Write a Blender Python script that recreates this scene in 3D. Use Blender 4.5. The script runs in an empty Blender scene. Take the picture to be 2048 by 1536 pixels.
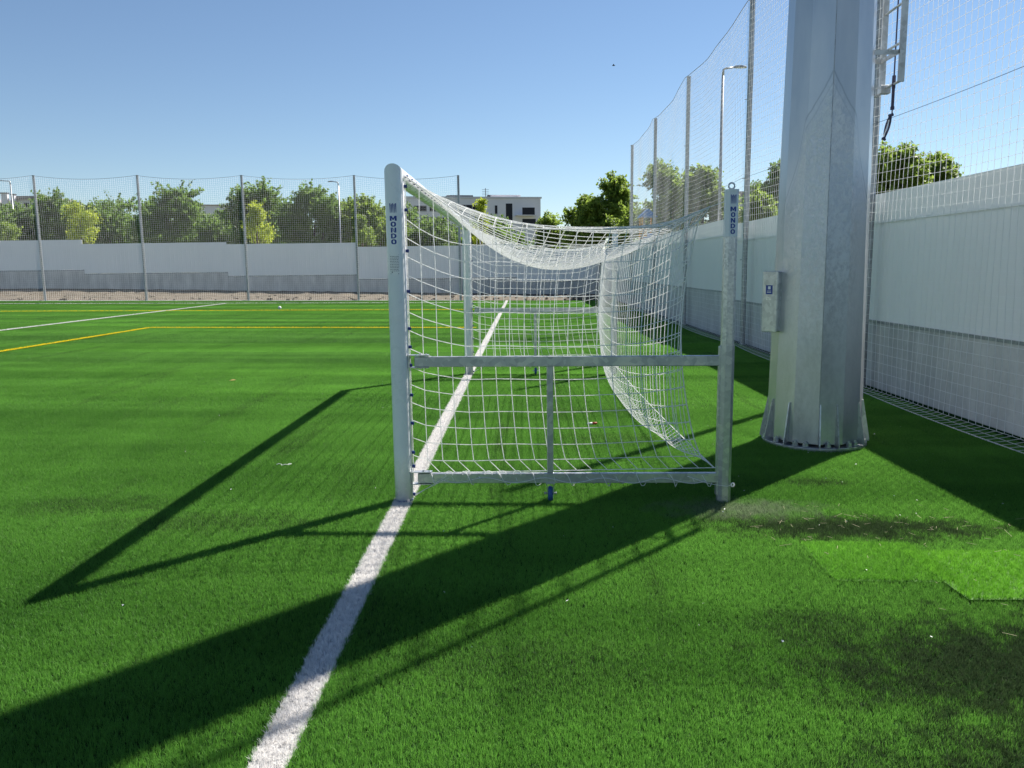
import bpy, math, random
import numpy as np
from mathutils import Vector, Matrix
from math import sin, cos, pi, radians, sqrt, atan2

random.seed(7)
RNG = np.random.default_rng(7)
SC = bpy.context.scene
COL = SC.collection
SL = 0.01026                      # the pitch falls 1 % towards the fence for drainage
def gz(x, y=0): return -SL * x

# ------------------------------------------------------------------ helpers
class MB:
    """collects shapes in world coordinates, links them as ONE mesh object"""
    def __init__(s): s.v = []; s.f = []; s.n = 0
    def add(s, v, f):
        v = np.asarray(v, float).reshape(-1, 3)
        s.v.append(v); s.f += [tuple(int(i) + s.n for i in q) for q in f]; s.n += len(v)
    def box(s, x0, x1, y0, y1, z0, z1, M=None):
        v = [(x, y, z) for z in (z0, z1) for y in (y0, y1) for x in (x0, x1)]
        if M is not None: v = [tuple(M @ Vector(p)) for p in v]
        s.add(v, [(0, 2, 3, 1), (4, 5, 7, 6), (0, 1, 5, 4), (2, 6, 7, 3), (0, 4, 6, 2), (1, 3, 7, 5)])
    def cbox(s, x0, x1, y0, y1, z0, z1, b=.004, M=None):
        """box with chamfered edges"""
        xs, ys, zs = (x0, x1), (y0, y1), (z0, z1); v = []; idx = {}
        for i in (0, 1):
            for j in (0, 1):
                for k in (0, 1):
                    sx, sy, sz = (1 if i == 0 else -1), (1 if j == 0 else -1), (1 if k == 0 else -1)
                    for a in range(3):
                        p = [xs[i] + sx*b, ys[j] + sy*b, zs[k] + sz*b]
                        p[a] = (xs, ys, zs)[a][(i, j, k)[a]]
                        idx[(i, j, k, a)] = len(v); v.append(p)
        f = []
        q = ((0, 0), (1, 0), (1, 1), (0, 1))
        for a in range(3):
            o = [t for t in range(3) if t != a]
            for e in (0, 1):
                r = []
                for (m, n) in q:
                    t = [0, 0, 0]; t[a] = e; t[o[0]] = m; t[o[1]] = n; r.append(idx[(*t, a)])
                f.append(r)
            for (m, n) in q:      # edges along axis a
                t0 = [0, 0, 0]; t0[o[0]] = m; t0[o[1]] = n; t1 = list(t0); t1[a] = 1
                f.append((idx[(*t0, o[0])], idx[(*t1, o[0])], idx[(*t1, o[1])], idx[(*t0, o[1])]))
        for i in (0, 1):
            for j in (0, 1):
                for k in (0, 1): f.append(tuple(idx[(i, j, k, a)] for a in range(3)))
        if M is not None: v = [tuple(M @ Vector(p)) for p in v]
        s.add(v, f)
    def tube(s, pts, r, n=8, cap=True, up=None):
        pts = np.asarray(pts, float); m = len(pts)
        rr = np.full(m, r) if np.isscalar(r) else np.asarray(r, float)
        t = np.gradient(pts, axis=0); t /= np.linalg.norm(t, axis=1)[:, None] + 1e-12
        ref = np.array((0, 0, 1.) if abs(t[0][2]) < .9 else (1., 0, 0)) if up is None else np.array(up, float)
        V = []
        for i in range(m):
            a = np.cross(ref, t[i]); na = np.linalg.norm(a)
            a = a / na if na > 1e-6 else np.array((1., 0, 0)); b = np.cross(t[i], a)
            for k in range(n):
                w = 2*pi*(k + .5)/n
                V.append(pts[i] + rr[i]*(a*cos(w) + b*sin(w)))
        F = [(i*n + k, i*n + (k+1) % n, (i+1)*n + (k+1) % n, (i+1)*n + k) for i in range(m-1) for k in range(n)]
        if cap: F += [tuple(range(n))[::-1], tuple((m-1)*n + k for k in range(n))]
        s.add(V, F)
    def segs(s, A, B, r, n=4):
        """many straight cords at once; A,B arrays (m,3)"""
        A = np.asarray(A, float); B = np.asarray(B, float)
        t = B - A; L = np.linalg.norm(t, axis=1); ok = L > 1e-6; A, B, t = A[ok], B[ok], t[ok]/L[ok][:, None]
        ref = np.where((np.abs(t[:, 2]) < .9)[:, None], (0, 0, 1.), (1., 0, 0))
        a = np.cross(ref, t); a /= np.linalg.norm(a, axis=1)[:, None]; b = np.cross(t, a)
        m = len(A); V = np.zeros((m, 2, n, 3))
        for k in range(n):
            w = 2*pi*(k + .5)/n; o = (a*cos(w) + b*sin(w))*r
            V[:, 0, k] = A + o; V[:, 1, k] = B + o
        base = np.arange(m)*2*n; F = []
        for k in range(n):
            k2 = (k+1) % n
            F.append(np.stack([base + k, base + k2, base + n + k2, base + n + k], 1))
        s.add(V.reshape(-1, 3), np.concatenate(F).tolist())
    def prism(s, poly, z0, z1):
        n = len(poly)
        s.add([(x, y, z0) for x, y in poly] + [(x, y, z1) for x, y in poly],
              [tuple(range(n))[::-1], tuple(range(n, 2*n))] + [(k, (k+1) % n, n + (k+1) % n, n + k) for k in range(n)])
    def rings(s, R, close=True, cap=(True, True)):
        m, n = len(R), len(R[0]); V = [p for r in R for p in r]
        F = [(i*n + k, i*n + (k+1) % n, (i+1)*n + (k+1) % n, (i+1)*n + k) for i in range(m-1) for k in range(n)]
        if cap[0]: F.append(tuple(range(n))[::-1])
        if cap[1]: F.append(tuple((m-1)*n + k for k in range(n)))
        s.add(V, F)
    def build(s, name, mat, parent=None, smooth=False, loc=None):
        V = np.concatenate(s.v); me = bpy.data.meshes.new(name)
        off = np.array(parent_loc(parent)) if parent is not None else np.array(loc if loc is not None else (0, 0, 0))
        me.from_pydata((V - off).tolist(), [], s.f); me.validate(); me.update()
        if smooth: me.polygons.foreach_set('use_smooth', [True]*len(me.polygons))
        me.materials.append(mat)
        o = bpy.data.objects.new(name, me); COL.objects.link(o)
        if parent is not None: o.parent = parent
        elif loc is not None: o.location = loc
        return o

def parent_loc(p):
    l = Vector((0, 0, 0))
    while p is not None: l = l + p.location; p = p.parent
    return l
def tag(o, label=None, cat=None, group=None, kind=None):
    if label: o['label'] = label
    if cat: o['category'] = cat
    if group: o['group'] = group
    if kind: o['kind'] = kind
    return o
def empty(name, loc, label, cat, group=None):
    o = bpy.data.objects.new(name, None); COL.objects.link(o); o.location = loc; o.empty_display_size = .2
    return tag(o, label, cat, group)

# ------------------------------------------------------------------ materials
class NT:
    def __init__(s, name):
        s.m = bpy.data.materials.new(name); s.m.use_nodes = True
        s.t = s.m.node_tree; s.t.nodes.clear(); s.out = s.t.nodes.new('ShaderNodeOutputMaterial')
    def n(s, typ, ins=None, **kw):
        nd = s.t.nodes.new('ShaderNode' + typ)
        for k, v in kw.items(): setattr(nd, k, v)
        for k, v in (ins or {}).items():
            if isinstance(v, bpy.types.NodeSocket): s.t.links.new(v, nd.inputs[k])
            else: nd.inputs[k].default_value = v
        return nd
    def math(s, op, a, b=0., c=None):
        d = {0: a, 1: b}
        if c is not None: d[2] = c
        return s.n('Math', d, operation=op).outputs[0]
    def mix(s, f, a, b, bt='MIX'):
        nd = s.t.nodes.new('ShaderNodeMix'); nd.data_type = 'RGBA'; nd.blend_type = bt
        for k, v in ((0, f), (6, a), (7, b)):
            if isinstance(v, bpy.types.NodeSocket): s.t.links.new(v, nd.inputs[k])
            else: nd.inputs[k].default_value = v if k == 0 else (*v, 1)
        return nd.outputs[2]
    def rng(s, v, a, b, c=0., d=1.):
        return s.n('MapRange', {0: v, 1: a, 2: b, 3: c, 4: d}).outputs[0]
    def pos(s): return s.n('NewGeometry').outputs['Position']
    def noise(s, vec, scale, detail=4, rough=.55, out=0):
        return s.n('TexNoise', {'Vector': vec, 'Scale': scale, 'Detail': detail, 'Roughness': rough}).outputs[out]
    def scaled(s, vec, sc, rot=(0, 0, 0), loc=(0, 0, 0)):
        return s.n('Mapping', {'Vector': vec, 'Scale': sc, 'Rotation': rot, 'Location': loc}).outputs[0]
    def bsdf(s, col, rough=.5, metal=0., bump=None, bd=.01, bs=.3, spec=.5, coat=0.):
        b = s.n('BsdfPrincipled')
        for k, v in (('Base Color', col), ('Roughness', rough), ('Metallic', metal), ('Specular IOR Level', spec), ('Coat Weight', coat)):
            if isinstance(v, bpy.types.NodeSocket): s.t.links.new(v, b.inputs[k])
            elif k == 'Base Color': b.inputs[k].default_value = (*v, 1)
            else: b.inputs[k].default_value = v
        if bump is not None:
            bn = s.n('Bump', {'Height': bump, 'Distance': bd, 'Strength': bs}); s.t.links.new(bn.outputs[0], b.inputs['Normal'])
        s.t.links.new(b.outputs[0], s.out.inputs[0]); return b

def plain(name, col, rough=.5, metal=0., vary=.12, scale=6., bump=0., spec=.5, coat=0.):
    t = NT(name); P = t.pos(); nz = t.noise(P, scale)
    c = t.mix(t.rng(nz, .3, .7), tuple(x*(1-vary) for x in col), tuple(min(1, x*(1+vary)) for x in col))
    r = t.rng(t.noise(P, scale*3.1), .3, .7, max(.03, rough-.08), min(1, rough+.08))
    t.bsdf(c, r, metal, nz if bump else None, .005, bump, spec, coat); return t.m

def galvanised(name, col=(.56, .58, .60), metal=.85, rough=.42, scale=26., streak=True):
    t = NT(name); P = t.pos()
    vo = t.n('TexVoronoi', {'Vector': P, 'Scale': scale, 'Randomness': 1.}).outputs['Color']
    g = t.n('SeparateColor', {0: vo}).outputs[0]
    big = t.noise(t.scaled(P, (3, 3, .7)), 1.6, 5)
    v = t.math('ADD', t.math('MULTIPLY', g, .35), t.math('MULTIPLY', big, .65))
    c = t.mix(t.rng(v, .25, .75), tuple(x*.74 for x in col), tuple(x*1.12 for x in col))
    r = t.rng(v, .25, .75, rough+.10, rough-.08)
    t.bsdf(c, r, metal, t.noise(P, 40, 3), .003, .12); return t.m

M = {}
M['white_paint'] = plain('white_paint', (.88, .89, .90), .3, vary=.025, scale=3, coat=.5)
M['galv'] = galvanised('galvanised_steel')
M['galv_dull'] = galvanised('dull_galvanised_steel', (.40, .41, .43), .7, .5)
M['ladder'] = galvanised('pale_galvanised_steel', (.62, .63, .63), .55, .5)
M['alu'] = galvanised('aluminium', (.66, .68, .68), .8, .38, 60)
M['blue'] = plain('blue_plastic', (.016, .045, .24), .4)
M['wheel'] = plain('blue_rubber', (.03, .09, .28), .55)
M['print'] = plain('blue_print', (.018, .055, .30), .5, vary=.03)
M['sticker'] = plain('white_sticker', (.76, .79, .82), .4, vary=.02)
M['ink'] = plain('grey_ink', (.10, .13, .18), .6)
M['black'] = plain('black_plastic', (.02, .02, .022), .5)
M['rope'] = plain('rope_fibre', (.08, .07, .12), .8)
M['tan'] = plain('worn_leather', (.30, .17, .12), .8)
M['bark'] = plain('bark', (.12, .09, .065), .9, vary=.35, scale=8, bump=.5)
M['red'] = plain('red_plastic', (.45, .05, .03), .5)
M['straw'] = plain('dry_straw', (.46, .40, .24), .8, vary=.25)
M['litter'] = plain('white_paper', (.78, .78, .76), .7)
M['leafdry'] = plain('dry_leaf', (.42, .22, .09), .8)
M['cable'] = plain('steel_cable', (.22, .23, .25), .5, .5)

def cord(name, col, tr=.5):
    t = NT(name)
    d = t.n('BsdfDiffuse', {'Color': (*col, 1)}).outputs[0]
    r = t.n('BsdfTranslucent', {'Color': (*col, 1)}).outputs[0]
    mx = t.n('MixShader', {0: tr, 1: d, 2: r}); t.t.links.new(mx.outputs[0], t.out.inputs[0]); return t.m
M['cord'] = cord('white_net_cord', (.93, .93, .92))
M['fcord'] = cord('white_fence_cord', (.92, .92, .92))

def foliage(name, c0, c1, tr=.5):
    t = NT(name)
    a = t.n('Attribute', attribute_name='rnd').outputs['Fac']
    nz = t.noise(t.pos(), .9, 3)
    f = t.math('ADD', t.math('MULTIPLY', a, .6), t.math('MULTIPLY', t.rng(nz, .3, .7), .4))
    c = t.mix(f, c0, c1)
    d = t.n('BsdfPrincipled', {'Base Color': c, 'Roughness': .5, 'Specular IOR Level': .4}).outputs[0]
    c2 = t.mix(.5, c, tuple(min(1, x*1.7) for x in c1))
    r = t.n('BsdfTranslucent', {'Color': c2}).outputs[0]
    mx = t.n('MixShader', {0: tr, 1: d, 2: r}); t.t.links.new(mx.outputs[0], t.out.inputs[0]); return t.m
M['leaf_dark'] = foliage('dark_leaves', (.05, .10, .024), (.175, .275, .055))
M['leaf_mid'] = foliage('mid_leaves', (.08, .135, .022), (.25, .34, .06))
M['leaf_yellow'] = foliage('yellow_leaves', (.20, .27, .03), (.40, .46, .05), .5)

# the turf yarn: colour set by where the blade stands on the pitch
BLOBS = [  # cx, cy, rx, ry, strength  : black rubber crumb showing between the blades
    (3.25, -.66, 1.15, .30, .95), (2.55, -.50, .55, .17, .55), (3.3, -2.6, 1.3, .6, .95), (2.9, -3.4, .9, .5, .8), (2.45, -2.25, .5, .35, .5), (4.2, -2.1, .7, .5, .9),
    (-1.3, -.55, 1.0, .30, .35), (-2.3, -.2, .8, .30, .35), (1.9, 2.2, .8, .4, .35), (3.4, .55, .35, .15, .5), (2.0, 3.9, .9, .3, .35), (1.0,-2.6,.8,.4,.3)]
def turf(name, g0, g1, white=False, bare=True):
    t = NT(name); P = t.pos()
    a = t.n('Attribute', attribute_name='rnd').outputs['Fac']
    sep = t.n('SeparateXYZ', {0: P})
    if white:
        c = t.mix(a, tuple(x*.82 for x in g0), g1)
        tr = .42
    else:
        band = t.noise(t.scaled(P, (.09, .62, 1), (0, 0, .03)), 1.0, 3, .6)          # brushed bands across the pitch
        track = t.noise(t.scaled(P, (1.5, .10, 1), (0, 0, radians(-28))), 1.0, 3, .6)    # brush tracks, slanting
        fine = t.noise(P, 2.6, 4, .6)
        v = t.math('ADD', t.math('MULTIPLY', t.rng(band, .40, .60), .55), t.math('MULTIPLY', t.rng(track, .35, .65), .2))
        v = t.math('ADD', v, t.math('MULTIPLY', t.rng(fine, .3, .7), .25))
        f = t.math('ADD', t.math('MULTIPLY', a, .5), t.math('MULTIPLY', v, .5))
        c = t.mix(f, g0, g1)
        if bare:
            wob = t.math('MULTIPLY', t.math('SUBTRACT', t.noise(P, 6, 6, .7), .5), 2.4)
            tot = None
            for (cx, cy, rx, ry, st) in BLOBS:
                q = t.n('VectorMath', {0: t.scaled(P, (1/rx, 1/ry, 0), (0, 0, 0), (-cx/rx, -cy/ry, 0))}, operation='LENGTH').outputs['Value']
                mk = t.math('MULTIPLY', t.rng(t.math('ADD', q, wob), 1.15, .35), st)
                tot = mk if tot is None else t.math('MAXIMUM', tot, mk)
            crumbs = t.math('MULTIPLY', t.rng(t.noise(t.scaled(P, (2.2, .22, 1), (0, 0, radians(-28))), .9, 6, .68), .55, .70), .40)
            tot = t.math('MAXIMUM', tot, crumbs)
            pick = t.math('FRACT', t.math('MULTIPLY', a, 7.31))                  # blade by blade, so the wear has a grain
            tot = t.rng(t.math('SUBTRACT', tot, t.math('MULTIPLY', pick, .75)), -.12, .22)
            c = t.mix(t.math('MULTIPLY', tot, .85), c, (.030, .036, .026))
            q = t.n('VectorMath', {0: t.scaled(P, (1/.62, 1/.26, 0), (0, 0, 0), (-2.55/.62, .22/.26, 0))}, operation='LENGTH').outputs['Value']
            c = t.mix(t.math('MULTIPLY', t.rng(t.math('ADD', q, wob), 1.2, .3), .75), c, (.24, .27, .19))    # pale sand
        tr = .48
    d = t.n('BsdfPrincipled', {'Base Color': c, 'Roughness': .55, 'Specular IOR Level': .35}).outputs[0]
    r = t.n('BsdfTranslucent', {'Color': c}).outputs[0]
    mx = t.n('MixShader', {0: tr, 1: d, 2: r}); t.t.links.new(mx.outputs[0], t.out.inputs[0]); return t.m
M['turf'] = turf('green_turf_yarn', (.024, .110, .011), (.225, .52, .078))
M['turf_new'] = turf('bright_turf_yarn', (.08, .27, .017), (.27, .60, .063), bare=False)
M['turf_worn'] = turf('worn_bright_turf_yarn', (.055, .20, .013), (.25, .58, .068), bare=False)
M['turf_white'] = turf('white_turf_yarn', (.86, .84, .82), (.94, .92, .90), white=True)
M['turf_yellow'] = turf('yellow_turf_yarn', (.85, .68, .015), (.95, .80, .025), white=True)
def infill():
    t = NT('rubber_infill'); P = t.pos(); nz = t.noise(P, 60, 3)
    c = t.mix(t.rng(nz, .35, .65), (.007, .022, .007), (.020, .055, .013)); t.bsdf(c, 1., 0, nz, .01, .6, spec=0.); return t.m
M['infill'] = infill()
def soil(name, c0, c1, sc=1.4):
    t = NT(name); P = t.pos(); a = t.noise(P, sc, 6, .65); b = t.noise(P, 9, 5, .7)
    c = t.mix(t.rng(t.math('ADD', t.math('MULTIPLY', a, .6), t.math('MULTIPLY', b, .4)), .33, .67), c0, c1)
    t.bsdf(c, .95, 0, b, .08, .8); return t.m
M['dirt'] = soil('dry_dirt', (.085, .072, .052), (.20, .165, .12))
M['earth'] = soil('dry_ground', (.07, .085, .04), (.15, .15, .08), .3)
def concrete():
    t = NT('cast_concrete'); P = t.pos(); a = t.noise(t.scaled(P, (1, 1, .45)), 1.3, 6, .65); b = t.noise(P, 14, 4)
    w = t.noise(t.scaled(P, (2.6, 2.6, .10)), 1.2, 6, .7)
    f = t.math('ADD', t.math('ADD', t.math('MULTIPLY', a, .5), t.math('MULTIPLY', b, .15)), t.math('MULTIPLY', w, .35))
    c = t.mix(t.rng(f, .38, .62), (.42, .42, .41), (.70, .69, .66))
    t.bsdf(c, .85, 0, b, .01, .25); return t.m
M['concrete'] = concrete()
def sheet(name, col):
    t = NT(name); P = t.pos(); a = t.noise(t.scaled(P, (.7, .7, .25)), 1., 4); d = t.noise(t.scaled(P, (3, 3, .3)), 1.2, 5)
    f = t.math('ADD', t.math('MULTIPLY', a, .6), t.math('MULTIPLY', d, .4))
    c = t.mix(t.rng(f, .3, .7), tuple(x*.965 for x in col), tuple(min(.93, x*1.02) for x in col)); t.bsdf(c, .45, 0, spec=.4); return t.m
M['sheet'] = sheet('white_coated_sheet', (.90, .90, .89))
M['sheet_grey'] = sheet('pale_grey_coated_sheet', (.87, .88, .88))
M['render_wall'] = plain('white_render', (.72, .70, .73), .8, vary=.04, scale=.5)
M['render_grey'] = plain('pale_render', (.60, .60, .62), .8, vary=.05, scale=.5)
M['window'] = plain('dark_glazing', (.012, .014, .022), .35, spec=.25)
M['roof_dark'] = plain('dark_roof_plant', (.05, .055, .07), .6)
M['tile'] = plain('roof_tiles', (.32, .27, .26), .8, vary=.2, scale=3)
M['play_blue'] = plain('blue_play_panel', (.02, .18, .50), .4)
M['play_orange'] = plain('orange_play_panel', (.75, .34, .03), .4)

def mast_mat(cx, cy, th0):
    """hot dip galvanised skin: spangle, runs and the pointed tide mark left by the dip"""
    t = NT('mast_galvanised_steel'); P = t.pos(); s = t.n('SeparateXYZ', {0: P})
    dx = t.math('SUBTRACT', s.outputs[0], cx); dy = t.math('SUBTRACT', s.outputs[1], cy)
    ca, sa = cos(-th0), sin(-th0)           # angle from the seam
    u = t.math('SUBTRACT', t.math('MULTIPLY', dx, ca), t.math('MULTIPLY', dy, sa))
    v = t.math('ADD', t.math('MULTIPLY', dx, sa), t.math('MULTIPLY', dy, ca))
    ang = t.math('ABSOLUTE', t.math('ARCTAN2', v, u))
    fc = t.n('FloatCurve', {'Value': t.math('DIVIDE', ang, 1.6)}); cv = fc.mapping.curves[0]
    pts = [(0, .90), (.22, .83), (.36, .79), (.46, .70), (.62, .62), (.80, .55), (1, .20)]
    cv.points[0].location = pts[0]; cv.points[1].location = pts[-1]
    for p in pts[1:-1]: cv.points.new(*p)
    for p in cv.points: p.handle_type = 'VECTOR'
    fc.mapping.update()
    arch = t.math('MULTIPLY', fc.outputs[0], 4.0)
    wob = t.math('MULTIPLY', t.math('SUBTRACT', t.noise(P, 3, 4), .5), .10)
    e = t.math('ADD', t.math('SUBTRACT', s.outputs[2], arch), wob)      # <0 inside the dip mark
    line = t.rng(t.math('ABSOLUTE', e), .0, .022, 1, 0)
    line2 = t.rng(t.math('ABSOLUTE', t.math('ADD', e, .10)), .0, .02, .5, 0)
    inside = t.rng(e, .02, -.25)
    sp = t.noise(t.scaled(P, (1, 1, .6), (.5, .2, .6)), 26, 6, .72)
    sp2 = t.noise(t.scaled(P, (1, 1, .5), (.5, .2, .6)), 5, 4, .6)
    spl = t.math('MULTIPLY', t.rng(t.math('ADD', t.math('MULTIPLY', sp, .82), t.math('MULTIPLY', sp2, .18)), .43, .57), inside)
    low = t.rng(s.outputs[2], 1.75, .9)
    spl = t.math('MULTIPLY', spl, t.rng(low, 0, 1, 1, .3))
    big = t.noise(t.scaled(P, (2.5, 2.5, .6)), 1.4, 5)
    c = t.mix(t.rng(big, .3, .7), (.44, .46, .48), (.60, .61, .62))
    c = t.mix(t.math('MULTIPLY', t.math('MULTIPLY', spl, t.rng(ang, .95, .45, .25, 1)), .6), c, (.86, .87, .86))
    c = t.mix(t.math('MULTIPLY', t.math('MAXIMUM', line, line2), .55), c, (.20, .22, .24))
    r = t.math('ADD', t.rng(big, .3, .7, .28, .40), t.math('MULTIPLY', spl, .22))
    h = t.math('ADD', t.math('MULTIPLY', spl, .6), t.math('MULTIPLY', t.noise(P, 30, 3), .4))
    t.bsdf(c, r, .78, h, 0.004, .4); return t.m

# ------------------------------------------------------------------ camera, light
F_PX, PIT, YAW, ROLL = 1574.0, .14518, -.01594, -.01186
CAM = Vector((.9504, -5.9532, 1.788))
F0 = Vector((sin(YAW)*cos(PIT), cos(YAW)*cos(PIT), -sin(PIT))); R0 = Vector((cos(YAW), -sin(YAW), 0)); U0 = R0.cross(F0)
Rv = R0*cos(ROLL) + U0*sin(ROLL); Uv = U0*cos(ROLL) - R0*sin(ROLL)
cd = bpy.data.cameras.new('camera'); cd.sensor_width = 36; cd.lens = F_PX/2048*36; cd.clip_end = 3000; cd.clip_start = .05
co = bpy.data.objects.new('camera', cd); COL.objects.link(co)
mm = Matrix((Rv, Uv, -F0)).transposed().to_4x4(); mm.translation = CAM; co.matrix_world = mm
SC.camera = co

EL, AZ = radians(44.3), atan2(.672, .741)
S = Vector((sin(AZ)*cos(EL), cos(AZ)*cos(EL), sin(EL)))
ld = bpy.data.lights.new('sun', 'SUN'); ld.energy = 5.0; ld.angle = radians(.5); ld.color = (1, .95, .87)
lo = bpy.data.objects.new('sun', ld); COL.objects.link(lo); lo.rotation_euler = S.to_track_quat('Z', 'Y').to_euler(); lo.location = (10, 10, 30)
W = bpy.data.worlds.new('World'); SC.world = W; W.use_nodes = True
wn = W.node_tree; bg = wn.nodes['Background']
sky = wn.nodes.new('ShaderNodeTexSky'); sky.sky_type = 'NISHITA'; sky.sun_disc = False
sky.sun_elevation = EL; sky.sun_rotation = AZ; sky.air_density = 1.0; sky.dust_density = 0; sky.ozone_density = 3.2; sky.altitude = 200
wn.links.new(sky.outputs[0], bg.inputs[0]); bg.inputs[1].default_value = .058
SC.view_settings.view_transform = 'Standard'; SC.view_settings.look = 'None'; SC.view_settings.exposure = 1.0; SC.view_settings.gamma = 1
SC.cycles.max_bounces = 8; SC.cycles.transparent_max_bounces = 8

# ------------------------------------------------------------------ ground
mb = MB()
mb.add([(-600, -500, -.9), (600, -500, -.9), (600, 900, -.9), (-600, 900, -.9)], [(0, 1, 2, 3)])
tag(mb.build('ground', M['earth']), kind='structure')
XL, XR, YN, YF = -45., 6.28, -14., 39.45
mb = MB()
mb.add([(XL, YN, gz(XL)), (XR, YN, gz(XR)), (XR, YF, gz(XR)), (XL, YF, gz(XL)),
        (XL, YN, -.9), (XR, YN, -.9), (XR, YF, -.9), (XL, YF, -.9)],
       [(0, 1, 2, 3), (0, 4, 5, 1), (1, 5, 6, 2), (2, 6, 7, 3), (3, 7, 4, 0)])
tag(mb.build('football_pitch', M['infill']), kind='structure')

def blades(n, x0, x1, y0, y1, h=(.018, .030), w=.0022, tuft=7, seed=1, lean=1.35, zf=None, brush=0.):
    r = np.random.default_rng(seed); k = max(1, n//tuft)
    tx = np.repeat(r.uniform(x0, x1, k), tuft); ty = np.repeat(r.uniform(y0, y1, k), tuft); n = len(tx)
    taz = np.repeat(r.uniform(0, 2*pi, k), tuft)
    x = tx + r.normal(0, .004, n); y = ty + r.normal(0, .004, n)
    az = taz + r.normal(0, 1.0, n); L = r.uniform(h[0], h[1], n); tilt = np.abs(r.normal(.25, .35, n))*lean + .05
    fw = r.uniform(0, 2*pi, n)                                   # facing
    d = np.stack([np.cos(az), np.sin(az) + brush], 1); d /= np.linalg.norm(d, axis=1)[:, None] + 1e-9; p = np.stack([np.cos(fw), np.sin(fw)], 1)
    z0 = zf(x) if zf else np.zeros(n)
    V = np.zeros((n, 5, 3)); ww = w*r.uniform(.7, 1.3, n)
    for i, (t, ws) in enumerate(((0, 1.), (.55, .9), (1., 0))):
        b = tilt*(.5 + .7*t); cx = x + d[:, 0]*L*t*np.sin(b); cy = y + d[:, 1]*L*t*np.sin(b); cz = z0 + L*t*np.cos(b) - .001
        if i < 2:
            V[:, 2*i] = np.stack([cx - p[:, 0]*ww*ws/2, cy - p[:, 1]*ww*ws/2, cz], 1)
            V[:, 2*i+1] = np.stack([cx + p[:, 0]*ww*ws/2, cy + p[:, 1]*ww*ws/2, cz], 1)
        else: V[:, 4] = np.stack([cx, cy, cz], 1)
    base = np.arange(n)*5
    q = np.stack([base, base+1, base+3, base+2], 1); t3 = np.stack([base+2, base+3, base+4], 1)
    rnd = np.clip(.5*np.repeat(r.uniform(0, 1, k), tuft) + .5*r.uniform(0, 1, n), 0, 1)
    return V.reshape(-1, 3), q, t3, rnd
def blade_mesh(name, parts, mat, off=(0, 0, 0)):
    V = []; Q = []; T = []; R = []; nb = 0
    for v, q, t, r in parts:
        V.append(v); Q.append(q + nb); T.append(t + nb); R.append(np.repeat(r, 5)); nb += len(v)
    V = np.concatenate(V) - np.array(off); Q = np.concatenate(Q); T = np.concatenate(T); R = np.concatenate(R)
    me = bpy.data.meshes.new(name); me.vertices.add(len(V)); me.vertices.foreach_set('co', V.ravel())
    nl = Q.size + T.size; me.loops.add(nl); me.loops.foreach_set('vertex_index', np.concatenate([Q.ravel(), T.ravel()]).astype(np.int32))
    me.polygons.add(len(Q) + len(T))
    ls = np.concatenate([np.arange(len(Q))*4, Q.size + np.arange(len(T))*3]).astype(np.int32)
    me.polygons.foreach_set('loop_start', ls); me.update(calc_edges=True)
    at = me.attributes.new('rnd', 'FLOAT', 'POINT'); at.data.foreach_set('value', R.astype(np.float32))
    me.materials.append(mat); return me

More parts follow.
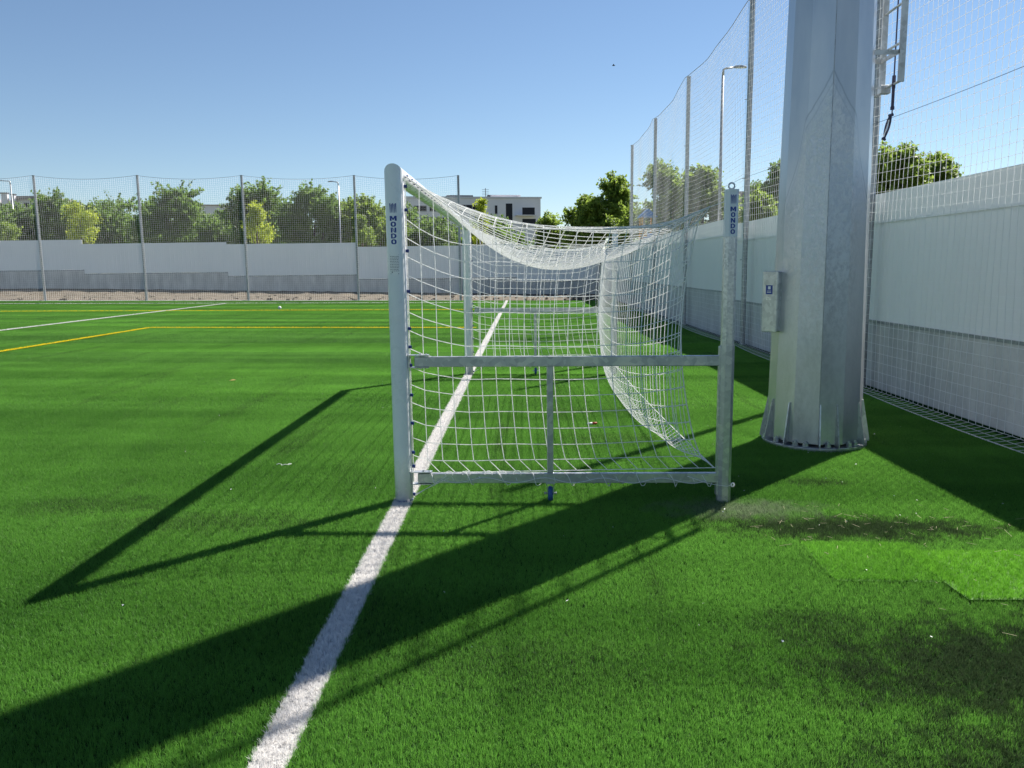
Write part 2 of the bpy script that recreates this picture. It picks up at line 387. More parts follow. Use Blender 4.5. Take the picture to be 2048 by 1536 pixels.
HW = .072                                                         # half width of the goal line
def tile_points():
    near, mid, far = [], [], []
    xs = [HW + k for k in range(0, 6)] + [-HW - 1 - k for k in range(0, 34)]
    for x0 in xs:
        for y0 in np.arange(-5.0, 39.0, 1.0):
            cx, cy = x0 + .5, y0 + .5
            dx, dy = cx - CAM.x, cy - CAM.y
            if abs(dx) > .70*dy + 1.6 or cx > 6.3: continue
            (near if dy < 10 else mid if dy < 19 else far).append((cx, cy))
    return near, mid, far
def turf_object(name, pts, tiles, label, banded=False):
    me = bpy.data.meshes.new(name); me.from_pydata([(x, y, gz(x)) for x, y in pts], [], [])
    me.attributes.new('rot', 'FLOAT_VECTOR', 'POINT'); me.attributes.new('pick', 'INT', 'POINT')
    rr = random.Random(3); tilt = Matrix.Rotation(SL, 4, 'Y'); E = []; I = []
    band = {}; q = 1; left = 0
    for y in range(-6, 42):                                      # brushed this way, then that, in bands across the pitch
        if left == 0: q = (q + rr.choice((1, 2))) % 3; left = rr.choice((1, 1, 2, 3))
        band[y] = q; left -= 1
    for p in pts:
        e = (tilt @ Matrix.Rotation(0 if banded else rr.randrange(4)*pi/2, 4, 'Z')).to_euler(); E += list(e); I.append(band[math.floor(p[1])] if banded else rr.randrange(len(tiles)))
    me.attributes['rot'].data.foreach_set('vector', E); me.attributes['pick'].data.foreach_set('value', I)
    o = bpy.data.objects.new(name, me); COL.objects.link(o)
    c = bpy.data.collections.new(name + '_tiles')
    for k, tm in enumerate(tiles): c.objects.link(bpy.data.objects.new('%s_tile_%d' % (name, k), tm))
    g = bpy.data.node_groups.new(name, 'GeometryNodeTree')
    g.interface.new_socket('Geometry', in_out='INPUT', socket_type='NodeSocketGeometry'); g.interface.new_socket('Geometry', in_out='OUTPUT', socket_type='NodeSocketGeometry')
    N = g.nodes.new; gi = N('NodeGroupInput'); go = N('NodeGroupOutput'); ip = N('GeometryNodeInstanceOnPoints'); ci = N('GeometryNodeCollectionInfo')
    ci.inputs[0].default_value = c; ci.inputs['Separate Children'].default_value = True; ci.inputs['Reset Children'].default_value = True
    a1 = N('GeometryNodeInputNamedAttribute'); a1.data_type = 'FLOAT_VECTOR'; a1.inputs[0].default_value = 'rot'
    a2 = N('GeometryNodeInputNamedAttribute'); a2.data_type = 'INT'; a2.inputs[0].default_value = 'pick'
    ip.inputs['Pick Instance'].default_value = True; L = g.links.new
    L(gi.outputs[0], ip.inputs['Points']); L(ci.outputs[0], ip.inputs['Instance']); L(a1.outputs[0], ip.inputs['Rotation']); L(a2.outputs[0], ip.inputs['Instance Index']); L(ip.outputs[0], go.inputs[0])
    md = o.modifiers.new('scatter', 'NODES'); md.node_group = g
    return tag(o, label, 'grass', kind='stuff')
npts, mpts, fpts = tile_points()
NT_ = [blade_mesh('near_blades', [blades(56000, -.5, .5, -.5, .5, h=(.018, .036), w=.0015, tuft=4, lean=.9, seed=20 + k)], M['turf']) for k in range(3)]
MT_ = [blade_mesh('middle_blades', [blades(30000, -.5, .5, -.5, .5, h=(.020, .036), w=.0024, tuft=4, seed=60 + k, brush=bz, lean=1.6)], M['turf']) for k, bz in enumerate((-.9, -.3, .7))]
FT_ = [blade_mesh('far_blades', [blades(13000, -.5, .5, -.5, .5, h=(.022, .036), w=.0046, tuft=5, seed=40 + k, brush=bz, lean=2.5)], M['turf']) for k, bz in enumerate((-1.1, -.4, .9))]
turf_object('artificial_turf', npts, NT_, 'short green artificial turf around the goal and camera')
turf_object('middle_turf', mpts, MT_, 'green artificial turf in the middle distance, nearer than the bent yellow line', True)
turf_object('distant_turf', fpts, FT_, 'green artificial turf of the far half of the pitch, brushed in bands', True)

def line_strip(name, A, B, w, mat, dens, seed, lift=0., h=(.018, .034), bw=.0021):
    """a pitch marking: turf yarn of another colour tufted along a strip from A to B"""
    A = np.array(A, float); B = np.array(B, float); L = np.linalg.norm(B - A); t = (B - A)/L; s = np.array((-t[1], t[0]))
    parts = []; u = 0.; k = 0
    while u < L:
        step = min(1., L - u); m = A + t*(u + step/2); dist = max(2.5, m[1] - CAM.y)
        n = int(dens*step*w*min(1, (9/dist)**1.2)) if dens > 0 else 0
        v, q, t3, r = blades(max(40, n), u, u + step, -w/2, w/2, h=h, w=bw*max(1, (dist/9)**.9), seed=seed + k, lean=1.25)
        xy = A[None] + v[:, :1]*t[None] + v[:, 1:2]*s[None]
        v = np.concatenate([xy, v[:, 2:3] + (-SL*xy[:, :1]) + lift], 1); parts.append((v, q, t3, r)); u += step; k += 1
    me = blade_mesh(name, parts, mat); o = bpy.data.objects.new(name, me); COL.objects.link(o)
    # the woven backing of the strip, seen between the blades
    b = MB(); c = [A + s*w/2, A - s*w/2, B - s*w/2, B + s*w/2]
    b.add([(p[0], p[1], gz(p[0]) + .004 + lift) for p in c], [(0, 1, 2, 3)]); b.build('line_backing', mat, o)
    return tag(o, kind='structure')
line_strip('goal_line', (0, -5), (0, 39.1), .146, M['turf_white'], 60000, 100)
line_strip('yellow_end_line', (-10.49, 18.05), (-.5, 18.0), .11, M['turf_yellow'], 20000, 300, .026)
line_strip('yellow_side_line', (-10.47, 8.0), (-10.53, 18.05), .11, M['turf_yellow'], 20000, 400, .026)
line_strip('yellow_far_line', (-23, 27.45), (-.5, 28.8), .12, M['turf_yellow'], 20000, 500, .026)
line_strip('white_box_line', (-14.4, 14.0), (-14.6, 35.1), .12, M['turf_white'], 20000, 600, .026)
line_strip('white_far_touchline', (-29, 35.0), (-.4, 35.9), .12, M['turf_white'], 20000, 700, .026)

# bright loose turf offcuts on the right
def offcut(name, x0, x1, y0, y1, rz, z, label, seed, mat):
    w, l = (x1 - x0)/2, (y1 - y0)/2; cx, cy = (x0 + x1)/2, (y0 + y1)/2; base = (cx, cy, gz(cx) + z)
    b = MB(); b.cbox(-w, w, -l, l, 0, .006, .002); b.v[0] += np.array(base)
    o = b.build(name, mat, loc=base); o.rotation_euler = (0, SL, rz)
    me = blade_mesh('turf_pile', [blades(int(56000*4*w*l), -w, w, -l, l, h=(.018, .036), w=.0015, tuft=4, lean=.85, seed=seed)], mat)
    p = bpy.data.objects.new('turf_pile', me); COL.objects.link(p); p.parent = o; p.location = (0, 0, .005)
    return tag(o, label, 'turf offcut', 'turf offcuts lying on the pitch')
offcut('turf_offcut', 2.74, 3.44, -1.60, -.97, -.03, .006, 'duller turf offcut nearer the goal, its edge tucked under the other', 61, M['turf_worn'])
offcut('turf_offcut', 3.34, 4.30, -1.86, -1.14, .02, .014, 'brighter turf offcut at the right edge, overlapping the other', 62, M['turf_new'])

# ------------------------------------------------------------------ goal
GOAL = empty('football_goal', (0, 0, 0), 'white full-size football goal with hanging net and galvanised rear frame', 'goal')
GW, PR, PY, ZC = 7.44, .068, .06, 2.50
def ell(n=28): return [(cos(2*pi*k/n), sin(2*pi*k/n)) for k in range(n)]
def net_clip(parent, p, ax):
    b = MB(); x, y, z = p
    if ax == 'post': b.cbox(x, x + .020, y - .008, y + .008, z - .011, z + .011, .002); b.cbox(x + .013, x + .028, y - .012, y - .004, z - .012, z + .012, .002)
    else: b.cbox(x, x + .020, y - .011, y + .011, z - .008, z + .008, .002); b.cbox(x + .013, x + .028, y - .011, y + .011, z + .002, z + .012, .002)
    b.build('net_clip', M['blue'], parent)
def glyph(ch):
    """heavy block capitals in a unit square"""
    if ch == 'M': P = [(0, 0), (.27, 0), (.27, .55), (.41, .18), (.59, .18), (.73, .55), (.73, 0), (1, 0), (1, 1), (.70, 1), (.5, .50), (.30, 1), (0, 1)]; return P, [tuple(range(13))]
    if ch == 'N': P = [(0, 0), (.30, 0), (.30, .56), (.68, 0), (1, 0), (1, 1), (.70, 1), (.70, .44), (.32, 1), (0, 1)]; return P, [tuple(range(10))]
    if ch == 'D':
        O = [(0, 0), (.55, 0), (.85, .12), (1, .35), (1, .65), (.85, .88), (.55, 1), (0, 1)]; I = [(.30, .2), (.48, .2), (.62, .27), (.69, .4), (.69, .6), (.62, .73), (.48, .8), (.30, .8)]
    else:
        A = np.linspace(0, 2*pi, 20, endpoint=False); f = lambda a, r: (.5 + r[0]*math.copysign(abs(cos(a))**.75, cos(a)), .5 + r[1]*math.copysign(abs(sin(a))**.75, sin(a)))
        O = [f(a, (.5, .5)) for a in A]; I = [f(a, (.19, .29)) for a in A]
    n = len(O); return O + I, [(k, (k+1) % n, n + (k+1) % n, n + k) for k in range(n)]
def logo(parent, cx, ztop, zbot, wid, yfun):
    """five slanted bars above MONDO set letter under letter"""
    h = ztop - zbot; b = MB()
    bars = .24*h
    for k in range(5):
        x = cx + (k - 2)*wid*.205; d = wid*.072
        b.add([(x - d, 0, ztop - .04*h*(k % 2)), (x + d, 0, ztop), (x + d*.8, 0, ztop - bars), (x - d*.3, 0, ztop - bars + .01)], [(0, 3, 2, 1)])
    lh = (h*.71)/5
    for k, ch in enumerate('MONDO'):
        V, Fc = glyph(ch); w = wid if ch == 'M' else wid*.78; zc = ztop - .29*h - lh*(k + .5)
        b.add([(cx + (u - .5)*w, 0, zc + (v - .5)*lh*.84) for u, v in V], Fc)
    for a in b.v: a[:, 1] = yfun(a[:, 0])
    return b.build('lettering', M['print'], parent)

for e, y0 in ((-1, 0.), (1, GW)):
    b = MB(); R = []
    for z in (.018, .4, .8, 1.2, 1.6, 2.0, 2.3): R.append([(c*PR, y0 + s_*PY, z) for c, s_ in ell()])
    R.append([(c*PR, y0 + s_*PY, ZC + e*(s_*PY)) for c, s_ in ell()])
    b.rings(R, cap=(True, False))
    b.box(PR - .012, PR + .004, y0 - .013, y0 - .006, .03, 2.44); b.box(PR - .012, PR + .004, y0 + .006, y0 + .013, .03, 2.44)    # net groove lips
    post = b.build('goal_post', M['white_paint'], GOAL, True)
    b = MB(); b.rings([[(c*(PR + .003), y0 + s_*(PY + .003), z) for c, s_ in ell()] for z in (-.004, .017)]); b.build('foot_cap', M['blue'], post)
    zs = [.055, .28, .39, .62, .84, 1.07, 1.21, 1.35, 1.63, 1.93, 2.23, 2.40]
    for z in zs: net_clip(post, (PR + .002, y0 - .0, z), 'post')
    if e < 0:
        yf = lambda x: y0 - PY*np.sqrt(np.clip(1 - (x/PR)**2, 0, 1)) - .0012
        logo(post, -.004, 2.275, 1.975, .052, yf)
        b = MB(); r = random.Random(2)
        for k in range(11):
            zz = 1.903 - k*.0118; x = -.04
            if k == 0: b.add([(-.040, 0, zz), (.028, 0, zz), (.028, 0, zz - .003), (-.040, 0, zz - .003)], [(0, 3, 2, 1)]); continue
            while x < .026:
                w = r.uniform(.006, .016); b.add([(x, 0, zz), (min(.028, x + w), 0, zz), (min(.028, x + w), 0, zz - .0032), (x, 0, zz - .0032)], [(0, 3, 2, 1)]); x += w + .003
        b.add([(-.028, 0, 1.777), (-.020, 0, 1.777), (-.020, 0, 1.769), (-.028, 0, 1.769)], [(0, 3, 2, 1)])
        b.add([(-.036, 0, 1.766), (.026, 0, 1.766), (.026, 0, 1.759), (-.036, 0, 1.759)], [(0, 3, 2, 1)])
        for a in b.v: a[:, 1] = yf(a[:, 0])
        b.build('safety_label', M['ink'], post)
b = MB()
b.rings([[(c*PR, -s_*PY, ZC + s_*PY) for c, s_ in ell()]] + [[(c*PR, y, ZC + s_*PY) for c, s_ in ell()] for y in (.3, 2, 4, 6, 7.1)] + [[(c*PR, GW + s_*PY, ZC + s_*PY) for c, s_ in ell()]], cap=(False, False))
cb = b.build('crossbar', M['white_paint'], GOAL, True)
for k in range(30): net_clip(cb, (PR - .004, .12 + k*.248, ZC - .018), 'bar')
# rear frames
for e, y0 in ((-1, .0), (1, GW)):
    X0, X1 = .115, 2.44
    def bar(name, z, h, d=.042, w=None):
        za, zb = z + gz(X0) + .0, z + gz(X1)
        q = MB(); Mx = Matrix.Translation((X0, y0, za)) @ Matrix.Rotation(-atan2(zb - za + (.010), X1 - X0), 4, 'Y')
        q.cbox(0, X1 - X0, -d/2, d/2, -h/2, h/2, .004, Mx); return q.build(name, M['galv'], GOAL)
    bar('upper_side_bar', 1.098, .078); bar('lower_side_bar', .186, .078)
    for z in (1.100, .187):      # bracket plates gripping the post
        b = MB()
        for dz in (.047, -.047):
            b.box(PR - .004, .225, y0 - .03, y0 + .03, z + dz - .003, z + dz + .003)
            b.tube([(.16, y0, z + dz - .012), (.16, y0, z + dz + .014)], .010, 6); b.tube([(.205, y0, z + dz - .008), (.205, y0, z + dz + .010)], .007, 6)
        b.box(PR + .002, PR + .010, y0 - .028, y0 + .028, z - .044, z + .044); b.build('post_bracket', M['galv'], GOAL)
    b = MB(); b.cbox(1.121, 1.169, y0 - .018, y0 + .018, .222, 1.062, .003); b.build('strut', M['galv'], GOAL)
    # castor
    b = MB(); b.box(1.110, 1.180, y0 - .03, y0 + .03, .134, .146); b.box(1.117, 1.121, y0 - .02, y0 + .02, .045, .134); b.box(1.169, 1.173, y0 - .02, y0 + .02, .045, .134)
    b.tube([(1.098, y0, .055), (1.192, y0, .055)], .006, 8); b.tube([(1.096, y0, .055), (1.106, y0, .055)], .011, 6); b.tube([(1.184, y0, .055), (1.194, y0, .055)], .011, 6)
    cas = b.build('castor', M['galv'], GOAL)
    b = MB(); b.rings([[(x, y0 + rr*cos(a), .052 + rr*sin(a)) for a in np.linspace(0, 2*pi, 28, endpoint=False)] for x, rr in ((1.126, .046), (1.131, .055), (1.138, .059), (1.152, .059), (1.159, .055), (1.164, .046))])
    b.build('wheel', M['wheel'], cas, True)
    # rear upright: chamfered sleeve below, inner tube above
    def oct(hw, ch, cx, cy): return [(cx + a, cy + c) for a, c in ((-hw + ch, -hw), (hw - ch, -hw), (hw, -hw + ch), (hw, hw - ch), (hw - ch, hw), (-hw + ch, hw), (-hw, hw - ch), (-hw, -hw + ch))]
    cx, zb = 2.487, gz(2.487)
    b = MB(); b.prism(oct(.050, .026, cx, y0), zb - .005, 1.20); b.cbox(cx - .062, cx - .046, y0 - .025, y0 + .025, zb + .06, 1.19, .003)
    up = b.build('rear_upright', M['galv'], GOAL)
    b = MB(); b.prism(oct(.046, .023, cx, y0), 1.20, 2.03); b.tube([(cx + .02, y0 - .053, 1.10), (cx + .02, y0 - .047, 1.10)], .008, 6); b.build('inner_tube', M['alu'], up)
    b = MB(); b.prism(oct(.0468, .023, cx, y0), 2.005, 2.332); b.prism(oct(.049, .024, cx, y0), 2.332, 2.346); hd = b.build('white_sleeve', M['sticker'], up)
    b = MB(); b.tube([(cx + .022*cos(a), y0, 2.372 + .022*sin(a)) for a in np.linspace(-pi/2, 1.5*pi, 22)], .0065, 8, False); b.tube([(cx, y0, 2.345), (cx, y0, 2.354)], .010, 10); b.build('lifting_eye', M['galv'], up)
    if e < 0:
        V = logo(hd, cx + .004, 2.306, 2.02, .042, lambda x: y0 - .0468 - .0012 + 0*x)

# ---- net: cord mesh relaxed under gravity (tension only cords)
NY, NX, NZ, NB = 60, 19, 15, 0
ids = {}; P0 = []
def node(key, p):
    if key not in ids: ids[key] = len(P0); P0.append(p)
    return ids[key]
FT = np.array((.075, 2.478)); RT = np.array((2.335, 2.225)); RB = np.array((2.415, .245)); FB = np.array((.17, .222))
def ysp(j): return .012 + (GW - .024)*j/NY
edges = []; pin = {}
def surf(i, k):            # i along x (0 front..NX rear), k down (0 top..NZ)
    a = i/NX; c = k/NZ; top = FT*(1-a) + RT*a; bot = FB*(1-a) + RB*a
    fr = np.array((.08, 2.478 if k == 0 else 2.165 - (k - 1)*.1385)); q = top*(1-c) + bot*c
    if i == 0: q = fr
    return q
for i in range(NX + 1):
    for j in range(NY + 1):
        q = surf(i, 0); node(('t', i, j), (q[0], ysp(j), q[1]))
for j in range(NY + 1):
    for k in range(1, NZ + NB + 1):
        q = surf(NX, min(k, NZ)); z = q[1] - max(0, k - NZ)*.05; node(('b', k, j), (q[0] - max(0, k-NZ)*.1, ysp(j), z))
for sd, j in ((0, 0), (1, NY)):
    for i in range(NX):
        for k in range(1, NZ + 1):
            q = surf(i, k); node(('s', sd, i, k), (q[0], ysp(j), q[1]))
def T(i, j): return ids[('t', i, j)]
def B(k, j): return T(NX, j) if k == 0 else ids[('b', k, j)]
def Sd(sd, i, k):
    j = 0 if sd == 0 else NY
    if k == 0: return T(i, j)
    if i == NX: return B(k, j)
    return ids[('s', sd, i, k)]
CY, CX = 7.405/NY, .1255
for i in range(NX + 1):
    for j in range(NY + 1):
        if j < NY: edges.append((T(i, j), T(i, j+1), (6.75/NY if i == NX else 7.34/NY)))
        if i < NX: edges.append((T(i, j), T(i+1, j), CX - .0012 - .0075*min(1, j/6, (NY - j)/6)))
for k in range(NZ + NB + 1):
    for j in range(NY + 1):
        if k and j < NY: edges.append((B(k, j), B(k, j+1), (7.0/NY if k == NZ else 7.30/NY)))
        if k < NZ + NB: edges.append((B(k, j), B(k+1, j), .141))
for sd in (0, 1):
    for i in range(NX + 1):
        for k in range(NZ + 1):
            if k and i < NX: edges.append((Sd(sd, i, k), Sd(sd, i+1, k), CX - .0035 - .0045*k/NZ - .0085*sin(pi*min(1, k/(NZ - 1)))))
            if i < NX and k < NZ: edges.append((Sd(sd, i, k), Sd(sd, i, k+1), .141 - .014*min(1, i/4, (NX - i)/3) + (.27*max(0, 1 - i/6) if k == 0 else 0)))
P0 = np.array(P0); fixed = np.zeros(len(P0), bool)
for j in range(NY + 1): fixed[T(0, j)] = True
for sd in (0, 1):
    for k in range(NZ + 1): fixed[Sd(sd, 0, k)] = True
    for i in range(NX + 1): fixed[Sd(sd, i, NZ)] = True
    fixed[Sd(sd, NX, 0)] = True
    fixed[B(0, 0 if sd == 0 else NY)] = True; fixed[B(NZ, 0 if sd == 0 else NY)] = True
E = np.array([(a, b_) for a, b_, _ in edges]); RL = np.array([r for *_, r in edges])
# edge colouring for Gauss-Seidel sweeps
used = [set() for _ in P0]; colr = []
for a, b_ in E:
    c = 0
    while c in used[a] or c in used[b_]: c += 1
    used[a].add(c); used[b_].add(c); colr.append(c)
colr = np.array(colr); groups = [np.where(colr == c)[0] for c in range(colr.max() + 1)]
rs = np.random.default_rng(5)
X = P0.copy(); X[~fixed] += rs.normal(0, .006, (int((~fixed).sum()), 3)); Xp = X.copy(); wgt = np.where(fixed, 0., 1.)
for it in range(1000):
    vel = (X - Xp)*(.985 if it < 600 else .9); Xp = X.copy()
    X = X + wgt[:, None]*(vel + np.array((0, 0, -9.81*(4e-5 if it < 600 else 3e-6))))
    for sw in range(14):
        for g in groups:
            a, b_ = E[g, 0], E[g, 1]; d = X[b_] - X[a]; L = np.sqrt((d*d).sum(1)) + 1e-9
            ws = wgt[a] + wgt[b_]; c = np.where(L > RL[g], (L - RL[g])/L, 0)/np.maximum(ws, 1e-9)
            X[a] += (wgt[a]*c)[:, None]*d; X[b_] -= (wgt[b_]*c)[:, None]*d
    X[:, 2] = np.maximum(X[:, 2], gz(X[:, 0]) + .022)
b = MB(); b.segs(X[E[:, 0]], X[E[:, 1]], .0032, 5)
def rope(pts, r): b.tube(pts, r, 6)
hem = []
for sd, j in ((0, 0), (1, NY)):
    rope([X[T(i, j)] for i in range(NX + 1)], .0055); rope([X[B(k, j)] for k in range(NZ + 1)], .005)
    rope([X[Sd(sd, 0, k)] for k in range(NZ + 1)], .004)
rope([X[T(NX, j)] for j in range(NY + 1)], .0045); rope([X[T(0, j)] for j in range(NY + 1)], .004); rope([X[B(NZ + NB, j)] for j in range(NY + 1)], .0045)
net = b.build('goal_net', M['cord'], GOAL)
# lacing round the lower bars and ties at the corners
for y0, e in ((0., -1), (GW, 1)):
    b = MB(); rr = random.Random(4); pts = []
    for k in range(150):
        u = k/149; a = u*2*pi*17 + sin(u*40)*.8; x = .17 + 2.25*u; z = .187 + gz(x)*1.3
        k1 = 1 + .25*sin(u*53)
        pts.append((x + .015*sin(u*91), y0 + .030*k1*cos(a), z + .047*k1*sin(a)))
    b.tube(pts, .0034, 5)
    pts = [(.30 + 2.05*u, y0 - .026, .172 - .02*sin(u*9*pi) + gz(2*u)) for u in np.linspace(0, 1, 60)]; b.tube(pts, .0034, 5)
    for q in range(5):
        x = .36 + .16*q*rr.uniform(.8, 1.2); b.tube([(x + .03*cos(a), y0 - .028, .222 + .022*sin(a)) for a in np.linspace(-.6, 3.6, 12)], .0026, 5)
    b.tube([(.092, y0 - .02, .06), (.2, y0 - .03, .115), (.36, y0 - .028, .19)], .0028, 5); b.tube([(.092, y0 - .02, .05), (.22, y0 - .035, .13), (.34, y0 - .03, .205)], .0028, 5)
    b.tube([(2.2, y0 - .03, .19), (2.36, y0 - .045, .135), (2.5, y0 - .06, .115), (2.545, y0 - .03, .12), (2.545, y0 + .03, .125)], .0028, 5)
    b.tube([(2.545 + .012*cos(a), y0 - .05, .125 + .014*sin(a)) for a in np.linspace(0, 6.2, 12)], .006, 5)
    b.build('lacing_cord', M['cord'], GOAL)
    b = MB(); p = X[T(NX, 0 if e < 0 else NY)]; b.tube([p, (2.44, y0, 2.26)], .0026, 5); b.build('tie_cord', M['cord'], GOAL)
    b = MB(); p = X[B(NZ, 0 if e < 0 else NY)]; b.tube([p, (2.44, y0, .25)], .004, 5); b.build('tie_cord', M['cord'], GOAL)

# ------------------------------------------------------------------ floodlight mast
MX, MY = 3.966, 2.16
view = atan2(CAM.y - MY, CAM.x - MX)                       # direction towards the photographer
MAST = empty('floodlight_mast', (MX, MY, gz(MX)), 'thick twelve-sided galvanised mast bolted down beside the goal', 'mast')
M['mast'] = mast_mat(MX, MY, view + radians(5.5))
def mrad(z): return .452 - .0152*z
b = MB(); R = []
for z in (.03, .5, 1, 1.5, 2, 3, 4, 6, 9, 12, 17): R.append([(MX + mrad(z)/cos(pi/12)*cos(view + radians(5.5 + 30*k)), MY + mrad(z)/cos(pi/12)*sin(view + radians(5.5 + 30*k)), z) for k in range(12)])
b.rings(R); sh = b.build('shaft', M['mast'], MAST)
b = MB()
for z0, z1 in zip((.4, 3.7), (3.7, 16)):
    pts = []
    for z in np.linspace(z0, z1, 14): rr = mrad(z)/cos(pi/12) + .001; pts.append((MX + rr*cos(view + radians(5.5)), MY + rr*sin(view + radians(5.5)), z))
    b.tube(pts, .004, 6)
b.build('weld_seam', M['galv_dull'], MAST)
b = MB(); b.rings([[(MX + r*cos(2*pi*k/40), MY + r*sin(2*pi*k/40), z) for k in range(40)] for r, z in ((.515, -.04), (.515, -.001), (.512, .003))]); b.build('base_plate', M['galv'], MAST)
for a in (-86, -62, -31, 7, 27, 64, 92, 125, 155, 185, 215, 245):
    th = view + radians(a); d = np.array((cos(th), sin(th))); s_ = np.array((-sin(th), cos(th)))*.006; q = MB()
    r0 = mrad(.2)*.985; prof = [(r0, .006), (.535, .006), (.535, .036), (r0 + .022, .43), (r0, .43)]
    V = [(MX + d[0]*r + s_[0]*g, MY + d[1]*r + s_[1]*g, z) for g in (-1, 1) for r, z in prof]
    q.add(V, [(0, 1, 2, 3, 4), (9, 8, 7, 6, 5)] + [(k, 5 + k, 5 + (k+1) % 5, (k+1) % 5) for k in range(5)]); q.build('gusset', M['galv'], MAST)
for a in (-75, -47, -20, -8, 17, 44, 54, 78, 108, 140, 170, 200, 230, 262):
    th = view + radians(a); x, y = MX + .482*cos(th), MY + .482*sin(th); q = MB()
    q.tube([(x, y, .007), (x, y, .012)], .036, 16); q.tube([(x, y, .012), (x, y, .044)], .029, 6); q.tube([(x, y, .044), (x, y, .062)], .015, 10); q.build('anchor_bolt', M['galv'], MAST, )
# access box on the left flank
th = view - radians(62); bn = view - radians(34)
bx = Matrix.Translation((MX + .50*cos(th), MY + .50*sin(th), 1.43)) @ Matrix.Rotation(bn, 4, 'Z')      # local +x faces out
b = MB(); b.cbox(-.16, .035, -.085, .085, -.30, .30, .008, bx); bo = b.build('junction_box', M['galv'], MAST)
b = MB(); b.cbox(.035, .050, -.089, .089, -.305, .305, .005, bx); b.tube([bx @ Vector((.05, .05, .25)), bx @ Vector((.055, .05, .25))], .008, 8); b.tube([bx @ Vector((.05, .05, -.26)), bx @ Vector((.055, .05, -.26))], .008, 8); b.build('box_lid', M['galv'], bo)
b = MB(); b.box(.0505, .052, -.045, .035, .075, .165, bx); b.build('blue_sticker', M['print'], bo)
b = MB(); b.box(.0525, .0532, -.018, .012, .125, .155, bx); b.box(.0525, .0532, -.03, .02, .092, .098, bx); b.box(.0525, .0532, -.03, .02, .106, .110, bx); b.build('sticker_print', M['sticker'], bo)
b = MB(); b.box(.0505, .0525, -.04, .02, .015, .045, bx); b.build('rating_plate', M['alu'], bo)
# ladder on the far flank
LX, LY0, LY1 = 4.585, 1.985, 2.395
LAD = None
b = MB()
for y in (LY0, LY1): b.cbox(LX - .030, LX + .030, y - .012, y + .012, 3.52, 15.5, .003)
lad = b.build('ladder', M['ladder'], MAST)
for k in range(28):
    z = 3.53 + .36*k; b = MB(); b.tube([(LX, LY0, z), (LX, LY1, z)], .012, 10); b.build('rung', M['ladder'], lad)
for z in (3.80, 7.5, 11.0):
    b = MB(); b.box(LX - .03, LX - .02, LY0 - .02, LY1 + .03, z - .02, z + .02)
    for y in (LY0 + .03, LY1 - .03):
        x0 = MX + sqrt(max(.01, mrad(z)**2 - (y - MY)**2)) - .01; b.box(x0, LX - .02, y - .004, y + .004, z - .022, z + .022)
    b.build('ladder_bracket', M['ladder'], lad)
b = MB(); b.cbox(LX - .05, LX + .05, LY1 - .10, LY1 - .02, 3.48, 3.56, .003); b.box(LX - .09, LX - .03, LY1 - .02, LY1 + .02, 3.46, 3.475); b.build('ladder_foot', M['ladder'], lad)
b = MB(); cy = 2.13
b.tube([(LX, cy, 15), (LX, cy, 3.560)], .007, 8); b.build('fall_arrest_cable', M['rope'], lad)
ln = empty('safety_line', (LX, cy, 3.070), 'dark safety lanyard with looped end hanging below the mast ladder', 'lanyard')
b = MB(); b.tube([(LX, cy, 3.490), (LX, cy, 3.310)], .014, 8); b.tube([(LX, cy, 3.320), (LX, cy, 3.290)], .019, 8); b.tube([(LX, cy, 3.610), (LX, cy, 3.490)], .017, 8); b.build('shock_absorber', M['rope'], ln)
b = MB(); b.tube([(LX, cy, 3.300), (LX, cy, 3.240)], .006, 8); b.build('cord', M['rope'], ln)
b = MB(); zz = np.linspace(0, 1, 16)
for sgn in (-1, 1): b.tube([(LX - .012 - .055*u + sgn*(.003 + .013*sin(pi*min(1, u*1.1))), cy, 3.240 - .23*u) for u in zz], .010, 8)
b.tube([(LX + .01, cy, 3.245), (LX - .03, cy, 3.232)], .016, 8); b.tube([(LX - .085, cy, 3.020), (LX - .05, cy, 3.005)], .013, 8); b.build('strap_loop', M['rope'], ln)
b = MB(); b.tube([(LX - .03, cy - .012, 3.190), (LX - .075, cy - .012, 3.030)], .006, 6); b.build('carabiner', M['alu'], ln)

